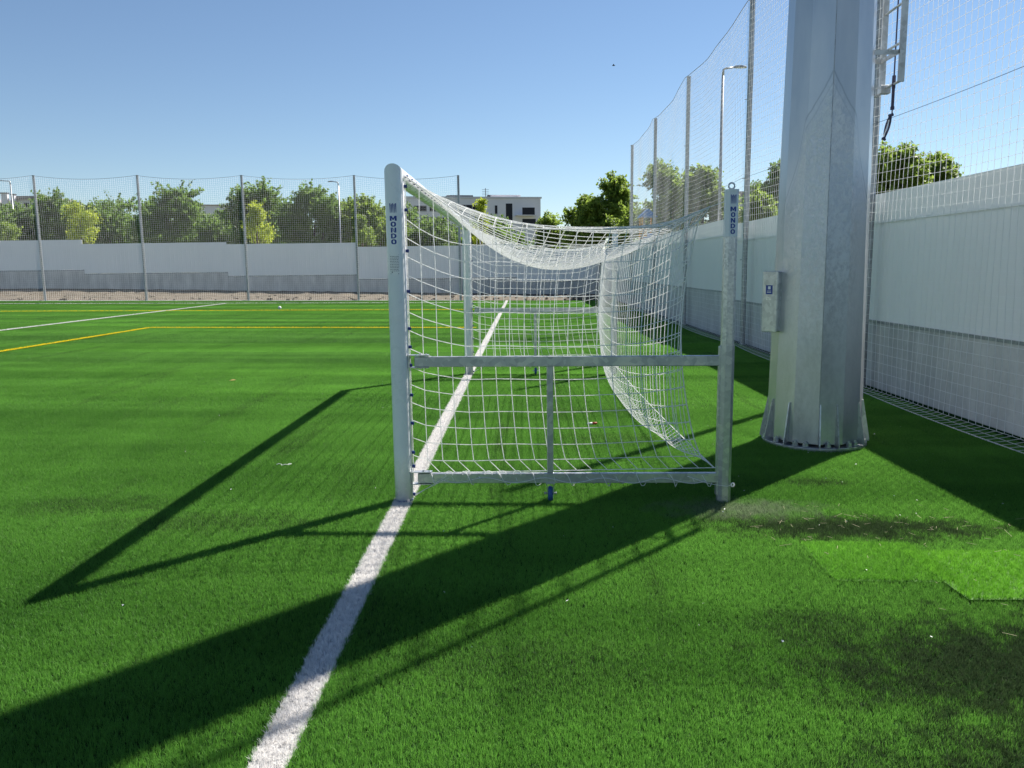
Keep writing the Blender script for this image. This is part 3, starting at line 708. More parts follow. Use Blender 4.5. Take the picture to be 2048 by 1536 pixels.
# ------------------------------------------------------------------ ball-stop fences
def fence(name, label, P, tops, bottoms, nrm, cell, spans, rad, prad, extra=None):
    """P: list of (x,y) post feet; nrm: unit vector from post line towards the pitch"""
    P = np.array(P, float); nrm = np.array(nrm, float); n = len(P)
    root = empty(name, (P[0][0], P[0][1], bottoms[0]), label, 'fence')
    for (x, y), zt, zb in zip(P, tops, bottoms):
        b = MB(); b.tube([(x, y, zb - .05), (x, y, zt)], prad, 14, up=(1, 0, 0)); b.tube([(x, y, zt), (x, y, zt + .012)], prad + .004, 14)
        for z in (zb + 2.0, zb + 3.85, zb + 5.6):
            b.tube([(x + nrm[0]*prad*.9, y + nrm[1]*prad*.9, z), (x + nrm[0]*(prad + .05), y + nrm[1]*(prad + .05), z)], .008, 6)
        b.build('post', M['galv_dull'], root)
    off = nrm*(prad + .045)
    cum = [0.]
    for k in range(n - 1): cum.append(cum[-1] + float(np.linalg.norm(P[k+1] - P[k])))
    L = cum[-1]
    def at(u):
        k = min(n - 2, max(0, int(np.searchsorted(cum, u, 'right')) - 1)); t = (u - cum[k])/(cum[k+1] - cum[k])
        xy = P[k]*(1-t) + P[k+1]*t + off; return xy, tops[k]*(1-t) + tops[k+1]*t, bottoms[k]*(1-t) + bottoms[k+1]*t, 4*t*(1-t), t
    nz = int(7.35/cell); us = np.arange(0, L + 1e-6, cell); ss = np.unique(np.concatenate([np.linspace(0, L, int(L/.55) + 1), cum]))
    def pt(u, f, ph=0.):
        """f = 0 at the bottom hem, 1 at the top cable"""
        xy, zt, zb, sag, t = at(u); top = zt - .03 - .20*sag; z = zb + .06 + f*(top - zb - .06)
        g = .03*sin(u*1.9 + ph)*sin(f*7 + u*.6)
        return (xy[0] + nrm[0]*g, xy[1] + nrm[1]*g, z)
    A = []; Bq = []
    fs = np.linspace(0, 1, 16)
    for q, u in enumerate(us):
        pl = [pt(u + .010*sin(f*23 + u*7), f) for f in fs]
        # the hem curls in over the turf
        xy, zt, zb, sag, t = at(u); c = (.10 + .16*sag)
        hem = [(xy[0] + nrm[0]*c, xy[1] + nrm[1]*c, gz(xy[0]) + .022), (xy[0] + nrm[0]*c*.45, xy[1] + nrm[1]*c*.45, gz(xy[0]) + .035)]
        pl = hem + pl
        A += pl[:-1]; Bq += pl[1:]
    for k in range(nz + 1):
        f = k/nz; pl = [pt(u, f + .0008*sin(u*11 + k), k*.0) for u in ss]; A += pl[:-1]; Bq += pl[1:]
    for fr in (1., .45):
        pl = []
        for u in ss:
            xy, zt, zb, sag, t = at(u); c = (.10 + .16*sag)*fr; pl.append((xy[0] + nrm[0]*c, xy[1] + nrm[1]*c, gz(xy[0]) + (.022 if fr == 1 else .035)))
        A += pl[:-1]; Bq += pl[1:]
        if fr == 1: hemrope = pl
    b = MB(); b.segs(A, Bq, rad, 4); b.build('netting', M['fcord'], root)
    b = MB(); b.tube(hemrope, rad*2.6, 6); b.build('hem_rope', M['fcord'], root)
    b = MB(); b.tube([pt(u, 1.002) for u in ss], .007, 5)
    b.build('top_cable', M['cable'], root)
    b = MB(); b.tube([(at(u)[0][0] + nrm[0]*.01, at(u)[0][1] + nrm[1]*.01, at(u)[2] + 3.86 - .05*at(u)[3]) for u in ss], .0035, 5); b.build('middle_cable', M['cable'], root)
    return root
py = [-.5, 6.1, 12.75, 19.6, 25.75, 32.35]
fence('ball_stop_fence', 'tall white net fence on steel posts along the right wall', [(6.13, y) for y in py], [7.7, 7.7, 7.66, 7.6, 7.47, 7.47], [gz(6.13)]*6, (-1, 0), .128, None, .0026, .062)
fx = [-32.5, -26.65, -20.75, -14.85, -8.5, -2.65]
fence('ball_stop_fence', 'tall white net fence across the far end behind the pitch', [(x, 39.3) for x in fx], [7.38, 7.32, 7.25, 7.17, 7.08, 7.0], [gz(x) for x in fx], (0, -1), .118, None, .0029, .066)

# ------------------------------------------------------------------ boundary walls
def ribbed(b, A, B_, z0, z1, t, pitch=.30, depth=.007, nrm=(0, -1)):
    """trapezoidal sheet from A to B, thickness t behind it"""
    A = np.array(A, float); B_ = np.array(B_, float); L = np.linalg.norm(B_ - A); d = (B_ - A)/L; nr = np.array(nrm, float)
    prof = []; u = 0.
    while u < L:
        for du, h in ((0, 0), (pitch*.62, 0), (pitch*.70, 1), (pitch*.92, 1)):
            if u + du < L: prof.append((u + du, h))
        u += pitch
    prof.append((L, 0)); m = len(prof); V = []
    for z in (z0, z1):
        for u, h in prof: p = A + d*u + nr*depth*h; V.append((p[0], p[1], z))
        for u in (L, 0): p = A + d*u - nr*t; V.append((p[0], p[1], z))
    k = m + 2
    b.add(V, [(i, (i+1) % k, k + (i+1) % k, k + i) for i in range(k)] + [tuple(range(k))[::-1], tuple(range(k, 2*k))])
WX = 6.30
rw = empty('boundary_wall', (WX, 0, gz(WX)), 'white sheet-metal wall on a concrete base along the right side', 'wall')
def concrete_run(b, A, B_, z0, z1, t, nrm, panel=3.0):
    """cast panels with open joints and a coping lip"""
    A = np.array(A, float); B_ = np.array(B_, float); L = np.linalg.norm(B_ - A); d = (B_ - A)/L; nr = np.array(nrm, float); u = 0.
    ang = atan2(d[1], d[0])
    while u < L - .01:
        w = min(panel, L - u); Mx = Matrix.Translation((A[0] + d[0]*u, A[1] + d[1]*u, 0)) @ Matrix.Rotation(ang, 4, 'Z')
        s_ = 1 if (d[0]*nr[1] - d[1]*nr[0]) > 0 else -1; y0, y1 = (-t, 0) if s_ > 0 else (0, t)
        b.cbox(.006, w - .006, y0, y1, z0, z1, .010, Mx); u += w
    Mx = Matrix.Translation((A[0], A[1], 0)) @ Matrix.Rotation(ang, 4, 'Z')
    y0, y1 = (-t + .02, -.02) if s_ > 0 else (.02, t - .02); b.box(.0, L, y0, y1, z0 - .002, z1 - .02, Mx)
for (ya, yb, zc, zm, zt) in ((-9, 14.8, .945, 2.455, 2.84), (14.8, 47.0, 1.13, 2.64, 3.03)):
    b = MB(); concrete_run(b, (WX, ya), (WX, yb), -.3, zc, .25, (-1, 0), 2.6); b.build('concrete_base', M['concrete'], rw)
    b = MB(); ribbed(b, (WX + .02, ya), (WX + .02, yb), zc + .004, zm, .04, .95, .0012, (-1, 0)); b.build('sheet_panel', M['sheet'], rw)
    b = MB(); ribbed(b, (WX + .012, ya), (WX + .012, yb), zm - .02, zt, .03, .95, .0012, (-1, 0)); b.build('sheet_panel', M['sheet'], rw)
    b = MB(); b.box(WX + .0, WX + .012, ya, yb, zm - .055, zm - .022); b.build('joint_rail', M['sheet_grey'], rw)
    b = MB(); b.box(WX - .012, WX + .012, ya, yb, zc - .035, zc + .003); b.build('base_flashing', M['galv_dull'], rw)
WY = 47.0
fw = empty('boundary_wall', (-12, WY, 0), 'stepped pale grey sheet-metal wall on a concrete base across the far end', 'wall')
k = (WY - CAM.y)/(45 - CAM.y)
def up(z): return CAM.z + (z - CAM.z)*k
secs = [(-36, -27.4, 2.06, 3.97), (-27.4, -18.08, 1.81, 3.70), (-18.08, -9.63, 1.56, 3.60 - .03), (-9.63, .51, 1.27, 3.30), (.51, 5.94, 1.02, 3.02)]
for xa, xb, zc, zt in secs:
    xa, xb = CAM.x + (xa - CAM.x)*k, CAM.x + (xb - CAM.x)*k
    if xb > 6.2: xb = 6.28
    zc, zt = up(zc), up(zt)
    b = MB(); concrete_run(b, (xa, WY), (xb, WY), -.6, zc, .25, (0, -1), 2.9); b.build('concrete_base', M['concrete'], fw)
    b = MB(); ribbed(b, (xa, WY + .02), (xb, WY + .02), zc + .004, zt - .42, .04, .28, .006, (0, -1)); b.build('sheet_panel', M['sheet_grey'], fw)
    b = MB(); ribbed(b, (xa, WY + .012), (xb, WY + .012), zt - .44, zt, .03, .28, .006, (0, -1)); b.build('sheet_panel', M['sheet_grey'], fw)
    b = MB(); b.box(xa, xb, WY - .012, WY + .0, zc - .07, zc - .0); b.build('base_flashing', M['galv_dull'], fw)
b = MB(); b.cbox(6.0, 6.26, 46.3, 46.9, -.2, 2.6, .01); b.build('corner_post', M['roof_dark'], fw)
# dirt bank between fence and wall
nx, ny = 120, 22; V = []; Fq = []
for j in range(ny + 1):
    for i in range(nx + 1):
        x = -46 + 52.25*i/nx; y = 39.45 + 7.5*j/ny; t = j/ny; hh = max(.12, .10 + .013*(6 - x)*1.0); hh = min(.55, hh)
        z = gz(x) - .03 + hh*(t*t*(3 - 2*t)) + (random.gauss(0, .028) if 0 < j < ny else 0)
        V.append((x, y, z))
for j in range(ny):
    for i in range(nx): a = j*(nx + 1) + i; Fq.append((a, a+1, a+nx+2, a+nx+1))
b = MB(); b.add(V, Fq); tag(b.build('dirt_bank', M['dirt']), kind='structure')
b = MB(); r = random.Random(9)
for k in range(260):
    x, y = r.uniform(-30, 5.5), r.uniform(40.2, 46); s_ = r.uniform(.03, .11); z = gz(x) + (.10 + .013*(6-x))*((y-39.45)/7.5)**1.5
    P = [(x + s_*cos(a)*r.uniform(.6, 1.1), y + s_*sin(a)*r.uniform(.6, 1.1)) for a in np.linspace(0, 2*pi, 6, endpoint=False)]
    b.prism(P, z - .05, z + s_*r.uniform(.4, .9))
tag(b.build('rubble', M['dirt']), 'loose stones and clods scattered on the dirt bank', 'rubble', kind='stuff')

# ------------------------------------------------------------------ trees
def leaf_mesh(name, C, size, mat, off, seed):
    r = np.random.default_rng(seed); n = len(C)
    a = r.normal(size=(n, 3)); a /= np.linalg.norm(a, axis=1)[:, None]
    c = r.normal(size=(n, 3)); c[:, 2] *= .6; c -= a*(a*c).sum(1)[:, None]; c /= np.linalg.norm(c, axis=1)[:, None]
    s = size*r.uniform(.6, 1.35, n)[:, None]
    V = np.zeros((n, 4, 3)); V[:, 0] = C - a*s*.5; V[:, 1] = C + c*s*.32; V[:, 2] = C + a*s*.55 + np.cross(a, c)*s*.12; V[:, 3] = C - c*s*.32
    me = bpy.data.meshes.new(name); me.from_pydata((V.reshape(-1, 3) - np.array(off)).tolist(), [], (np.arange(n*4).reshape(-1, 4)).tolist())
    at = me.attributes.new('rnd', 'FLOAT', 'POINT'); at.data.foreach_set('value', np.repeat(r.uniform(0, 1, n), 4).astype(np.float32))
    me.materials.append(mat); return me
def tree(name, label, x, y, H, W_, zc, mat, seed, n=19000, size=.21, group=None, tall=1., cat='tree', z0=-.6, lobes=11, spiky=.5):
    """H top height, W_ crown width, zc bottom of the crown"""
    r = np.random.default_rng(seed); base = (x, y, z0)
    W_ *= 1.12; root = empty(name, base, label, cat, group)
    cen = []; rad = []
    ch = H - zc
    for k in range(lobes):
        f = (k + .5)/lobes; zz = zc + ch*(.14 + .74*f); wr = W_/2*((1. if f < .45 else sqrt(max(.08, 1 - (2*f - .9)**2))) if tall < 1.5 else (1 - .8*f)); a = r.uniform(0, 2*pi); d = wr*r.uniform(.25, .72)
        q = W_*r.uniform(.20, .30) if tall < 1.5 else W_*r.uniform(.16, .24)
        cen.append((x + d*cos(a), y + d*sin(a), zz)); rad.append(q)
    cen.append((x + r.uniform(-.1, .1)*W_, y, H - W_*.17)); rad.append(W_*.16)
    cen = np.array(cen); rad = np.array(rad)
    pk = r.choice(len(cen), n, p=rad**2/np.sum(rad**2)); d = r.normal(size=(n, 3)); d /= np.linalg.norm(d, axis=1)[:, None]
    # each lobe is made of twigs: leaves gather round short shoots
    ns = 85; shoots = r.normal(size=(len(cen), ns, 3)); shoots /= np.linalg.norm(shoots, axis=2)[:, :, None]
    ln = r.uniform(.6, 1.0 + spiky*.35, (len(cen), ns)); si = r.integers(0, ns, n); t = r.uniform(.25, 1., n)**.7
    C = cen[pk] + shoots[pk, si]*(ln[pk, si]*t*rad[pk])[:, None]*np.array((1, 1, .85)) + d*(size*.75)*r.uniform(.2, 1.2, n)[:, None]
    C = C[C[:, 2] > zc - .25*ch]
    me = leaf_mesh('crown', C, size, mat, base, seed); o = bpy.data.objects.new('crown', me); COL.objects.link(o); o.parent = root
    b = MB(); tr = max(.06, W_*.028); h1 = zc + ch*.55
    b.tube([(x, y, z0), (x + .03*W_*.3, y, zc*.6), (x - .02*W_, y, zc + ch*.2), (x + .02*W_, y, h1)], [tr*1.25, tr, tr*.75, tr*.35], 8)
    for c in cen[::2]:
        s0 = np.array((x, y, zc*.75 + ch*.12*r.uniform(0, 1))); b.tube([s0, (s0 + c)/2 + np.array((0, 0, -.06*W_)), c], [tr*.5, tr*.33, tr*.12], 6)
    b.build('trunk', M['bark'], root, True); return root
def sight(px, py, d):
    """the place d metres ahead that is seen at this point of the photograph"""
    v = F0*F_PX + Rv*(px - 1024) - Uv*(py - 768); return CAM + v*(d/v.y)
def wx(px, d): return sight(px, 450, d).x
def wz(py, d, px=1000): return sight(px, py, d).z
G1 = 'trees beyond the far wall'
def ptree(label, px, d, top, wpx, mat, seed, low=500, **kw):
    return tree(kw.pop('name', 'leafy_tree'), label, wx(px, d), CAM.y + d, wz(top, d, px), wpx*d/1574, wz(low, d, px), mat, seed, **kw)
D, Mi, Ye = M['leaf_dark'], M['leaf_mid'], M['leaf_yellow']
ptree('low dark tree at the left edge behind the lamp post', 10, 58, 412, 120, D, 11, 525, group=G1)
ptree('dark green tree with a rounded top, left of the yellow sapling', 108, 60, 392, 130, D, 12, 525, group=G1)
ptree('low green tree between the first two tall fence posts', 235, 62, 404, 160, D, 13, 525, group=G1)
ptree('tall wide green tree right of the second fence post', 348, 60, 378, 155, D, 14, 525, group=G1, n=22950)
ptree('low shadowy tree below the small white house', 425, 64, 437, 110, D, 15, 525, group=G1, n=12750)
ptree('tallest far green tree, behind the orange-tipped sapling', 508, 61, 369, 150, D, 16, 525, group=G1, n=22950)
ptree('tall green tree left of the curved street lamp', 628, 62, 374, 135, D, 17, 525, group=G1, n=22950)
ptree('green tree between the lamp and the near goal post', 735, 63, 396, 125, Mi, 18, 520, group=G1, n=20400)
ptree('shaded tree behind the near side of the goal net', 860, 66, 448, 130, D, 19, 525, group=G1)
ptree('low green tree below the dark-windowed block', 985, 66, 446, 140, D, 20, 520, group=G1)
ptree('low bushy tree at the right foot of the white block', 1098, 66, 432, 80, Mi, 21, 520, group=G1, n=11475)
ptree('tree top filling the gap left of the first fence post', 55, 66, 412, 110, D, 51, 525, group=G1, n=12000)
ptree('mid green tree top just right of the forked yellow sapling', 190, 67, 409, 120, Mi, 52, 525, group=G1, n=12000)
ptree('dark tree top hard against the second fence post', 290, 66, 400, 110, D, 53, 525, group=G1, n=12000)
ptree('dark tree filling the dip left of the third fence post', 446, 67, 420, 90, D, 54, 525, group=G1, n=11000)
ptree('dark tree filling the dip right of the third fence post', 570, 67, 402, 110, D, 55, 525, group=G1, n=12000)
ptree('dark tree top just behind the curved street lamp', 684, 67, 402, 100, D, 56, 525, group=G1, n=12000)
ptree('green tree half hidden by the near goal post', 790, 67, 415, 110, D, 57, 525, group=G1, n=12000)
G2 = 'yellow saplings along the far wall'
ptree('forked bright yellow sapling beside the first fence post', 160, 55, 404, 66, Ye, 31, 492, name='yellow_sapling', group=G2, n=2600, size=.17, lobes=9, spiky=1)
ptree('yellow sapling with orange tip beside the third fence post', 514, 55, 402, 72, Ye, 32, 494, name='yellow_sapling', group=G2, n=2800, size=.17, lobes=9, tall=2, spiky=1)
ptree('small low yellow bush at the far left edge of the wall', 8, 55, 446, 56, Mi, 33, 490, name='yellow_sapling', group=G2, n=1800, size=.17)
ptree('yellowish sapling right of the curved street lamp', 725, 55, 428, 50, Mi, 34, 496, name='yellow_sapling', group=G2, n=1800, size=.17, tall=2)
ptree('narrow yellow sapling in front of the white block', 962, 57, 394, 44, Ye, 35, 496, name='yellow_sapling', group=G2, n=2200, size=.16, lobes=9, tall=2, spiky=1)
G3 = 'trees behind the right wall'
ptree('dark tree left of the last fence post on the right', 1222, 57, 350, 110, Mi, 41, 525, group=G3, n=20400)
ptree('lower bright green tree stepping down towards the white block', 1172, 58, 388, 90, Mi, 42, 525, group=G3, n=16575)
ptree('tall pale tree behind the last two fence posts', 1322, 52, 316, 150, Mi, 43, 525, group=G3, n=21675)
ptree('round tree behind the middle fence post and tall lamp', 1405, 46, 330, 125, Mi, 44, 525, group=G3, n=21675)
ptree('small tree showing left of the thick mast', 1560, 42, 330, 105, D, 45, 450, group=G3, n=17850, size=.17)
ptree('yellow-green bush low behind the wall left of the mast', 1520, 36, 396, 90, Mi, 46, 450, group=G3, n=8925, size=.15, cat='bush')
ptree('bushy tree above the wall right of the thick mast', 1778, 30, 304, 145, Mi, 47, 430, group=G3, n=20400, size=.15)
ptree('lower end of the greenery right of the thick mast', 1862, 31, 314, 115, Mi, 48, 420, group=G3, n=16575, size=.15)

# ------------------------------------------------------------------ street lamps
def lamp(label, px, d, top, arm, base_z=-.6, side=-1):
    x, y, z = wx(px, d), CAM.y + d, wz(top, d, px); root = empty('street_lamp', (x, y, base_z), label, 'street lamp', 'street lamps beyond the walls')
    b = MB(); b.tube([(x, y, base_z), (x, y, base_z + 1.2)], .085, 12); b.tube([(x, y, base_z + 1.2), (x, y, z - .25)], [.07, .045], 12); b.build('pole', M['galv_dull'], root, True)
    b = MB(); b.tube([(x, y, z - .28), (x + side*.02, y, z - .04), (x + side*.10, y, z), (x + side*arm*.55, y, z + .03)], [.045, .04, .035, .03], 8); b.build('arm', M['galv_dull'], root, True)
    b = MB(); x0 = x + side*arm*.5; x1 = x + side*(arm + .12)
    V = []
    for u, w, t in ((0, .05, .03), (.2, .10, .05), (.6, .15, .05), (1, .10, .02)):
        xx = x0 + (x1 - x0)*u; V.append([(xx, y - w, z + .02), (xx, y + w, z + .02), (xx, y + w*.8, z + .03 + t), (xx, y - w*.8, z + .03 + t)])
    b.rings(V); h = b.build('lamp_head', M['galv_dull'], root)
    b = MB(); b.box(min(x0 + (x1-x0)*.3, x1), max(x0 + (x1-x0)*.3, x1), y - .08, y + .08, z + .008, z + .018); b.build('lens', M['litter'], h); return root
lamp('street lamp at the far left edge with its arm leaving the frame', 29, 58, 362, 1.1)
lamp('street lamp with short curved arm between two far trees', 680, 58, 364, .62)
lamp('tall thin street lamp behind the right-hand net fence', 1438, 30, 137, .72, side=1)

# ------------------------------------------------------------------ buildings
def facade_box(root, name, mat, A, B_, depth, z0, z1):
    A = Vector((*A, 0)); B_ = Vector((*B_, 0)); d = (B_ - A).normalized(); L = (B_ - A).length; Mx = Matrix.Translation(A) @ Matrix.Rotation(atan2(d.y, d.x), 4, 'Z')
    b = MB(); b.box(0, L, 0, depth, z0, z1, Mx); return b.build(name, mat, root), Mx, L
d = 115.; A = (wx(800, d), CAM.y + d - 2); B_ = (wx(1082, d), CAM.y + d + 2)
bd = empty('apartment_block', (A[0], A[1], -1), 'white flat-roofed apartment block with dark windows behind the goal', 'building')
wl, Mx, L = facade_box(bd, 'wall', M['render_wall'], A, B_, 14, -1, wz(396, d))
def fpx(px): return (px - 800)/282*L
def win(root, Mx, fp, px0, px1, py0, py1, d, name='window', mat=None, proud=.02, frame=True):
    x0, x1 = fp(px0), fp(px1); z1, z0 = wz(py0, d), wz(py1, d)
    b = MB(); b.box(x0, x1, -proud, .05, z0, z1, Mx); o = b.build(name, mat or M['window'], root)
    if frame:
        b = MB(); n = max(1, int((x1 - x0)/1.3))
        for k in range(1, n + 1 if n > 1 else 1): xx = x0 + (x1 - x0)*k/(n + 1); b.box(xx - .03, xx + .03, -proud - .03, -proud, z0, z1, Mx)
        b.box(x0 - .06, x1 + .06, -proud - .06, -proud, z0 - .12, z0 - .0, Mx); b.build('sill', M['render_grey'], o)
    return o
for q in ((1012, 1025, 406, 441), (1045, 1070, 414, 430), (990, 995, 410, 427), (920, 958, 409, 420), (832, 856, 411, 422), (862, 900, 412, 422), (846, 900, 434, 443), (960, 1000, 436, 446), (1045, 1072, 437, 450), (815, 838, 436, 446)): win(bd, Mx, fpx, *q, d)
b = MB(); b.box(fpx(1030), fpx(1070), -1.4, 0, wz(431.5, d), wz(430, d), Mx); b.build('balcony', M['render_wall'], bd)
b = MB(); b.box(fpx(899), fpx(951), 2, 6, wz(396, d) + .003, wz(387, d), Mx); b.build('roof_plant', M['roof_dark'], bd)
b = MB(); b.box(fpx(982), fpx(1047), 2, 8, wz(396, d) + .003, wz(386, d), Mx); ph = b.build('penthouse', M['render_wall'], bd)
b = MB(); b.box(fpx(979), fpx(985), 1.6, 1.98, wz(396, d) + .003, wz(387, d), Mx); b.box(fpx(1034), fpx(1042), 1.6, 1.98, wz(396, d) + .003, wz(392, d), Mx); b.build('chimney', M['roof_dark'], bd)
b = MB(); p = Mx @ Vector((fpx(978), 3, 0)); zt = wz(371, d)
b.tube([(p.x, p.y, wz(396, d)), (p.x, p.y, zt)], .05, 5)
for k in range(4): b.tube([(p.x - .5, p.y, zt - .25*k - .2), (p.x + .5, p.y, zt - .25*k - .2)], .03, 4)
b.build('aerial', M['roof_dark'], bd)
b = MB(); b.box(-.15, L + .15, -.12, .2, wz(396, d) + .002, wz(396, d) + .25, Mx); b.build('parapet', M['render_grey'], bd)

d = 130.; A = (wx(-60, d), CAM.y + d); B_ = (wx(95, d), CAM.y + d)
b2 = empty('apartment_block', (A[0], A[1], -1), 'pale block with white chimneys above the trees at far left', 'building')
wl, Mx, L = facade_box(b2, 'wall', M['render_grey'], A, B_, 12, -1, wz(400, d, 0))
f2 = lambda px: (px + 60)/155*L
for q in ((2, 10, 404, 414), (18, 26, 404, 414), (34, 42, 404, 414), (52, 62, 404, 414), (70, 80, 405, 414)): win(b2, Mx, f2, q[0], q[1], q[2] - 11, q[3] - 11, d, frame=True)
b = MB(); b.box(f2(30), f2(95), -.4, 8, wz(400, d, 0) + .003, wz(393, d, 0), Mx); b.build('roof', M['tile'], b2)
for (a, c, t) in ((-2, 9, 388), (15, 27, 388), (34, 41, 391)):
    b = MB(); b.box(f2(a), f2(c), -.9, -.42, wz(412, d, 0), wz(t, d, 0), Mx); ch = b.build('chimney', M['render_wall'], b2)
    b = MB(); b.box(f2(a) - .1, f2(c) + .1, -1.0, -.32, wz(t, d, 0) + .002, wz(t - 1.8, d, 0), Mx); b.build('chimney_cap', M['roof_dark'], ch)
d = 120.; A = (wx(396, d), CAM.y + d); B_ = (wx(446, d), CAM.y + d + 1)
b3 = empty('house', (A[0], A[1], -1), 'small white house end between two far trees', 'building')
wl, Mx, L = facade_box(b3, 'wall', M['render_wall'], A, B_, 9, -1, wz(411, d, 400)); f3 = lambda px: (px - 396)/50*L
win(b3, Mx, f3, 426, 440, 420, 427, d); b = MB(); b.box(-.3, L + .3, -.3, 9, wz(411, d, 400) + .003, wz(409, d, 400), Mx); b.build('roof', M['tile'], b3)
d = 85.; A = (wx(1470, d), CAM.y + d); B_ = (wx(1580, d), CAM.y + d)
b4 = empty('house', (A[0], A[1], -1), 'grey-brown tiled roof seen over the right wall left of the mast', 'building')
wl, Mx, L = facade_box(b4, 'wall', M['render_grey'], A, B_, 9, -1, wz(400, d, 1500)); z0, z1 = wz(399, d, 1500), wz(386, d, 1500)
b = MB(); V = [(-.4, -.4, z0), (L + .4, -.4, z0), (L + .4, 9.4, z0), (-.4, 9.4, z0), (-.4, 4.5, z1), (L + .4, 4.5, z1)]; b.add([tuple(Mx @ Vector(v)) for v in V], [(0, 1, 5, 4), (2, 3, 4, 5), (1, 2, 5), (3, 0, 4), (0, 3, 2, 1)]); rf = b.build('roof', M['tile'], b4)
b = MB(); b.box(.8, 2.4, 3, 4.2, z0, wz(377, d, 1500), Mx); b.build('chimney', M['tile'], rf)
# play tower glimpsed through the nets
d = 44.; px0, px1 = 1281, 1311; xa, xb, y = wx(px0, d), wx(px1, d), CAM.y + d
pt_ = empty('play_tower', ((xa + xb)/2, y, -.6), 'blue and orange play tower glimpsed through the nets over the right wall', 'play tower')
for x, yy in ((xa + .1, y), (xb - .1, y), (xa + .1, y + .9), (xb - .1, y + .9)):
    b = MB(); b.tube([(x, yy, -.6), (x, yy, wz(434, d, 1300))], .05, 8); b.build('post', M['play_orange'], pt_)
b = MB(); b.cbox(xa + .15, xb - .15, y - .03, y + .03, wz(482, d, 1300), wz(466, d, 1300), .01); b.build('panel', M['play_blue'], pt_)
b = MB(); xm = (xa + xb)/2; ze, zr = wz(434, d, 1300), wz(417, d, 1300); b.add([(xa - .1, y - .1, ze), (xb + .1, y - .1, ze), (xb + .1, y + 1, ze), (xa - .1, y + 1, ze), (xm, y - .1, zr), (xm, y + 1, zr)], [(0, 1, 4), (2, 3, 5), (1, 2, 5, 4), (3, 0, 4, 5), (0, 3, 2, 1)]); b.build('roof', M['play_blue'], pt_)
b = MB(); b.cbox(xa + .05, xa + .35, y - .08, y - .03, wz(474, d, 1300), wz(450, d, 1300), .01); b.build('slide_side', M['play_orange'], pt_)

# ------------------------------------------------------------------ small things on the pitch, and a bird
x, y = 1.718, 2.95; z = gz(x) + .034
b = MB(); b.rings([[(x - .05 + t, y + .3*t + r*cos(a), z + r*sin(a)) for a in np.linspace(0, 2*pi, 10, endpoint=False)] for t, r in ((0, .006), (.005, .012), (.035, .014), (.06, .014))])
bt = b.build('small_tube', M['litter'], None, True, (x, y, z)); tag(bt, 'small white and red tube lying on the turf inside the goal', 'tube')
b = MB(); b.rings([[(x + .0105 + t, y + .3*(t + .06) + r*cos(a), z + r*sin(a)) for a in np.linspace(0, 2*pi, 10, endpoint=False)] for t, r in ((0, .0145), (.05, .013), (.056, .006))]); b.build('cap', M['red'], bt, True)
x, y = -1.25, 1.02; z = gz(x) + .034
b = MB(); b.tube([(x - .07 + .14*u + .006*sin(u*30), y + .02*sin(u*9), z + .006*sin(u*14)) for u in np.linspace(0, 1, 30)], .0022, 5); b.tube([(x + .05 + .014*cos(a), y + .012*sin(a), z + .004) for a in np.linspace(0, 6, 14)], .002, 5)
tag(b.build('loose_string', M['cord'], None, False, (x, y, z)), 'short piece of white string left on the turf before the goal', 'string')
x, y = -3.72, 6.48; z = gz(x) + .03
b = MB(); b.add([(x - .07, y, z), (x - .02, y - .025, z + .008), (x + .05, y, z + .012), (x + .0, y + .03, z + .014), (x - .02, y, z + .016)], [(0, 1, 4), (1, 2, 4), (2, 3, 4), (3, 0, 4)]); tag(b.build('fallen_leaf', M['leafdry'], None, False, (x, y, z)), 'dry orange-brown leaf on the open turf left of the goal', 'leaf')
x, y = -10.02, 29.4; z = gz(x) + .08; b = MB()
b.rings([[(x + .075*cos(t)*cos(a), y + .075*cos(t)*sin(a), z + .075*sin(t)) for a in np.linspace(0, 2*pi, 20, endpoint=False)] for t in np.linspace(-1.5, 1.5, 12)])
tag(b.build('football', M['litter'], None, True, (x, y, z)), 'white ball lying far off beside the yellow line', 'ball')
b = MB(); r = random.Random(12); A = []; Bq = []
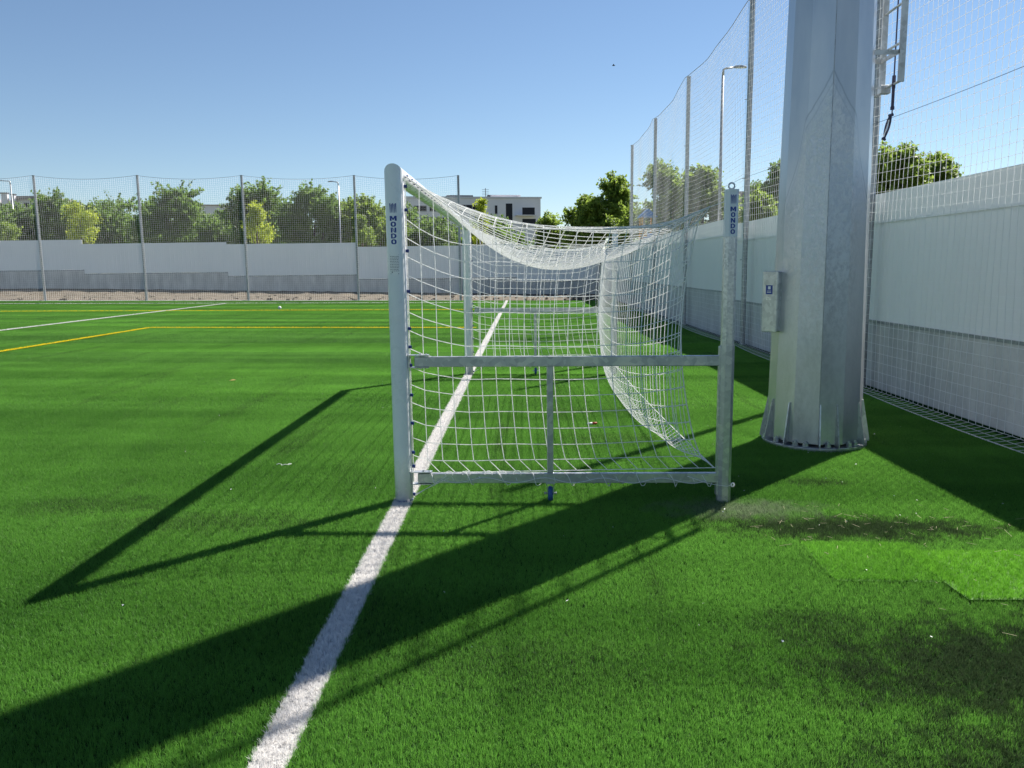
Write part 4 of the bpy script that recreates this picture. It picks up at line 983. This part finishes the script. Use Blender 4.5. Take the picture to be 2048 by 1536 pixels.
for k in range(110):
    if k < 85: x, y = r.gauss(3.3, .55), r.gauss(-.75, .3)
    else: x, y = r.gauss(3.6, .6), r.gauss(-2.2, .4)
    if not 2.4 < x < 5 or y < -3.4: continue
    L = r.uniform(.02, .09)*(1.3 if r.random() < .2 else .7); a = r.uniform(0, 2*pi); z = gz(x) + .030 + (.03 if (2.74 < x < 4.3 and -1.86 < y < -.97) else 0); A.append((x, y, z)); Bq.append((x + L*cos(a), y + L*sin(a), z + r.uniform(-.004, .012)))
b.segs(A, Bq, .0011, 4); tag(b.build('loose_straw', M['straw']), 'dry straw stalks strewn over the turf beside the offcuts', 'straw', kind='stuff')
b = MB(); r = random.Random(13)
for k in range(90):
    x, y = r.uniform(-3, 5.2), r.uniform(-2.5, 7); 
    if k % 2: x, y = r.uniform(2.3, 5.2), r.uniform(-1, 4)
    s_ = r.uniform(.002, .007); z = gz(x) + .030; a = r.uniform(0, pi); b.add([(x + s_*cos(a + q*pi/2)*(1.5 if q % 2 else .8), y + s_*sin(a + q*pi/2)*(1.5 if q % 2 else .8), z + r.uniform(0, .008)) for q in range(4)], [(0, 1, 2, 3)])
tag(b.build('white_flecks', M['litter']), 'tiny white yarn scraps sprinkled on the turf near the mast', 'scraps', kind='stuff')
d = 60.; x, y, z = wx(1225, d), CAM.y + d, wz(131, d, 1225); b = MB()
b.rings([[(x + t, y + r_*cos(a), z + r_*sin(a)) for a in np.linspace(0, 2*pi, 8, endpoint=False)] for t, r_ in ((-.11, .004), (-.07, .03), (0, .04), (.07, .03), (.10, .02), (.13, .004))])
bird = b.build('bird', M['black'], None, True, (x, y, z)); tag(bird, 'small dark bird high in the blue sky above the goal', 'bird')
for s_ in (-1, 1):
    b = MB(); b.add([(x - .05, y, z + .02), (x + .05, y, z + .02), (x + .02, y + s_*.13, z + .07), (x - .05, y + s_*.20, z + .05), (x - .05, y + s_*.10, z + .05)], [(0, 1, 2, 4), (4, 2, 3)] if s_ > 0 else [(4, 2, 1, 0), (3, 2, 4)]); b.build('wing', M['black'], bird)
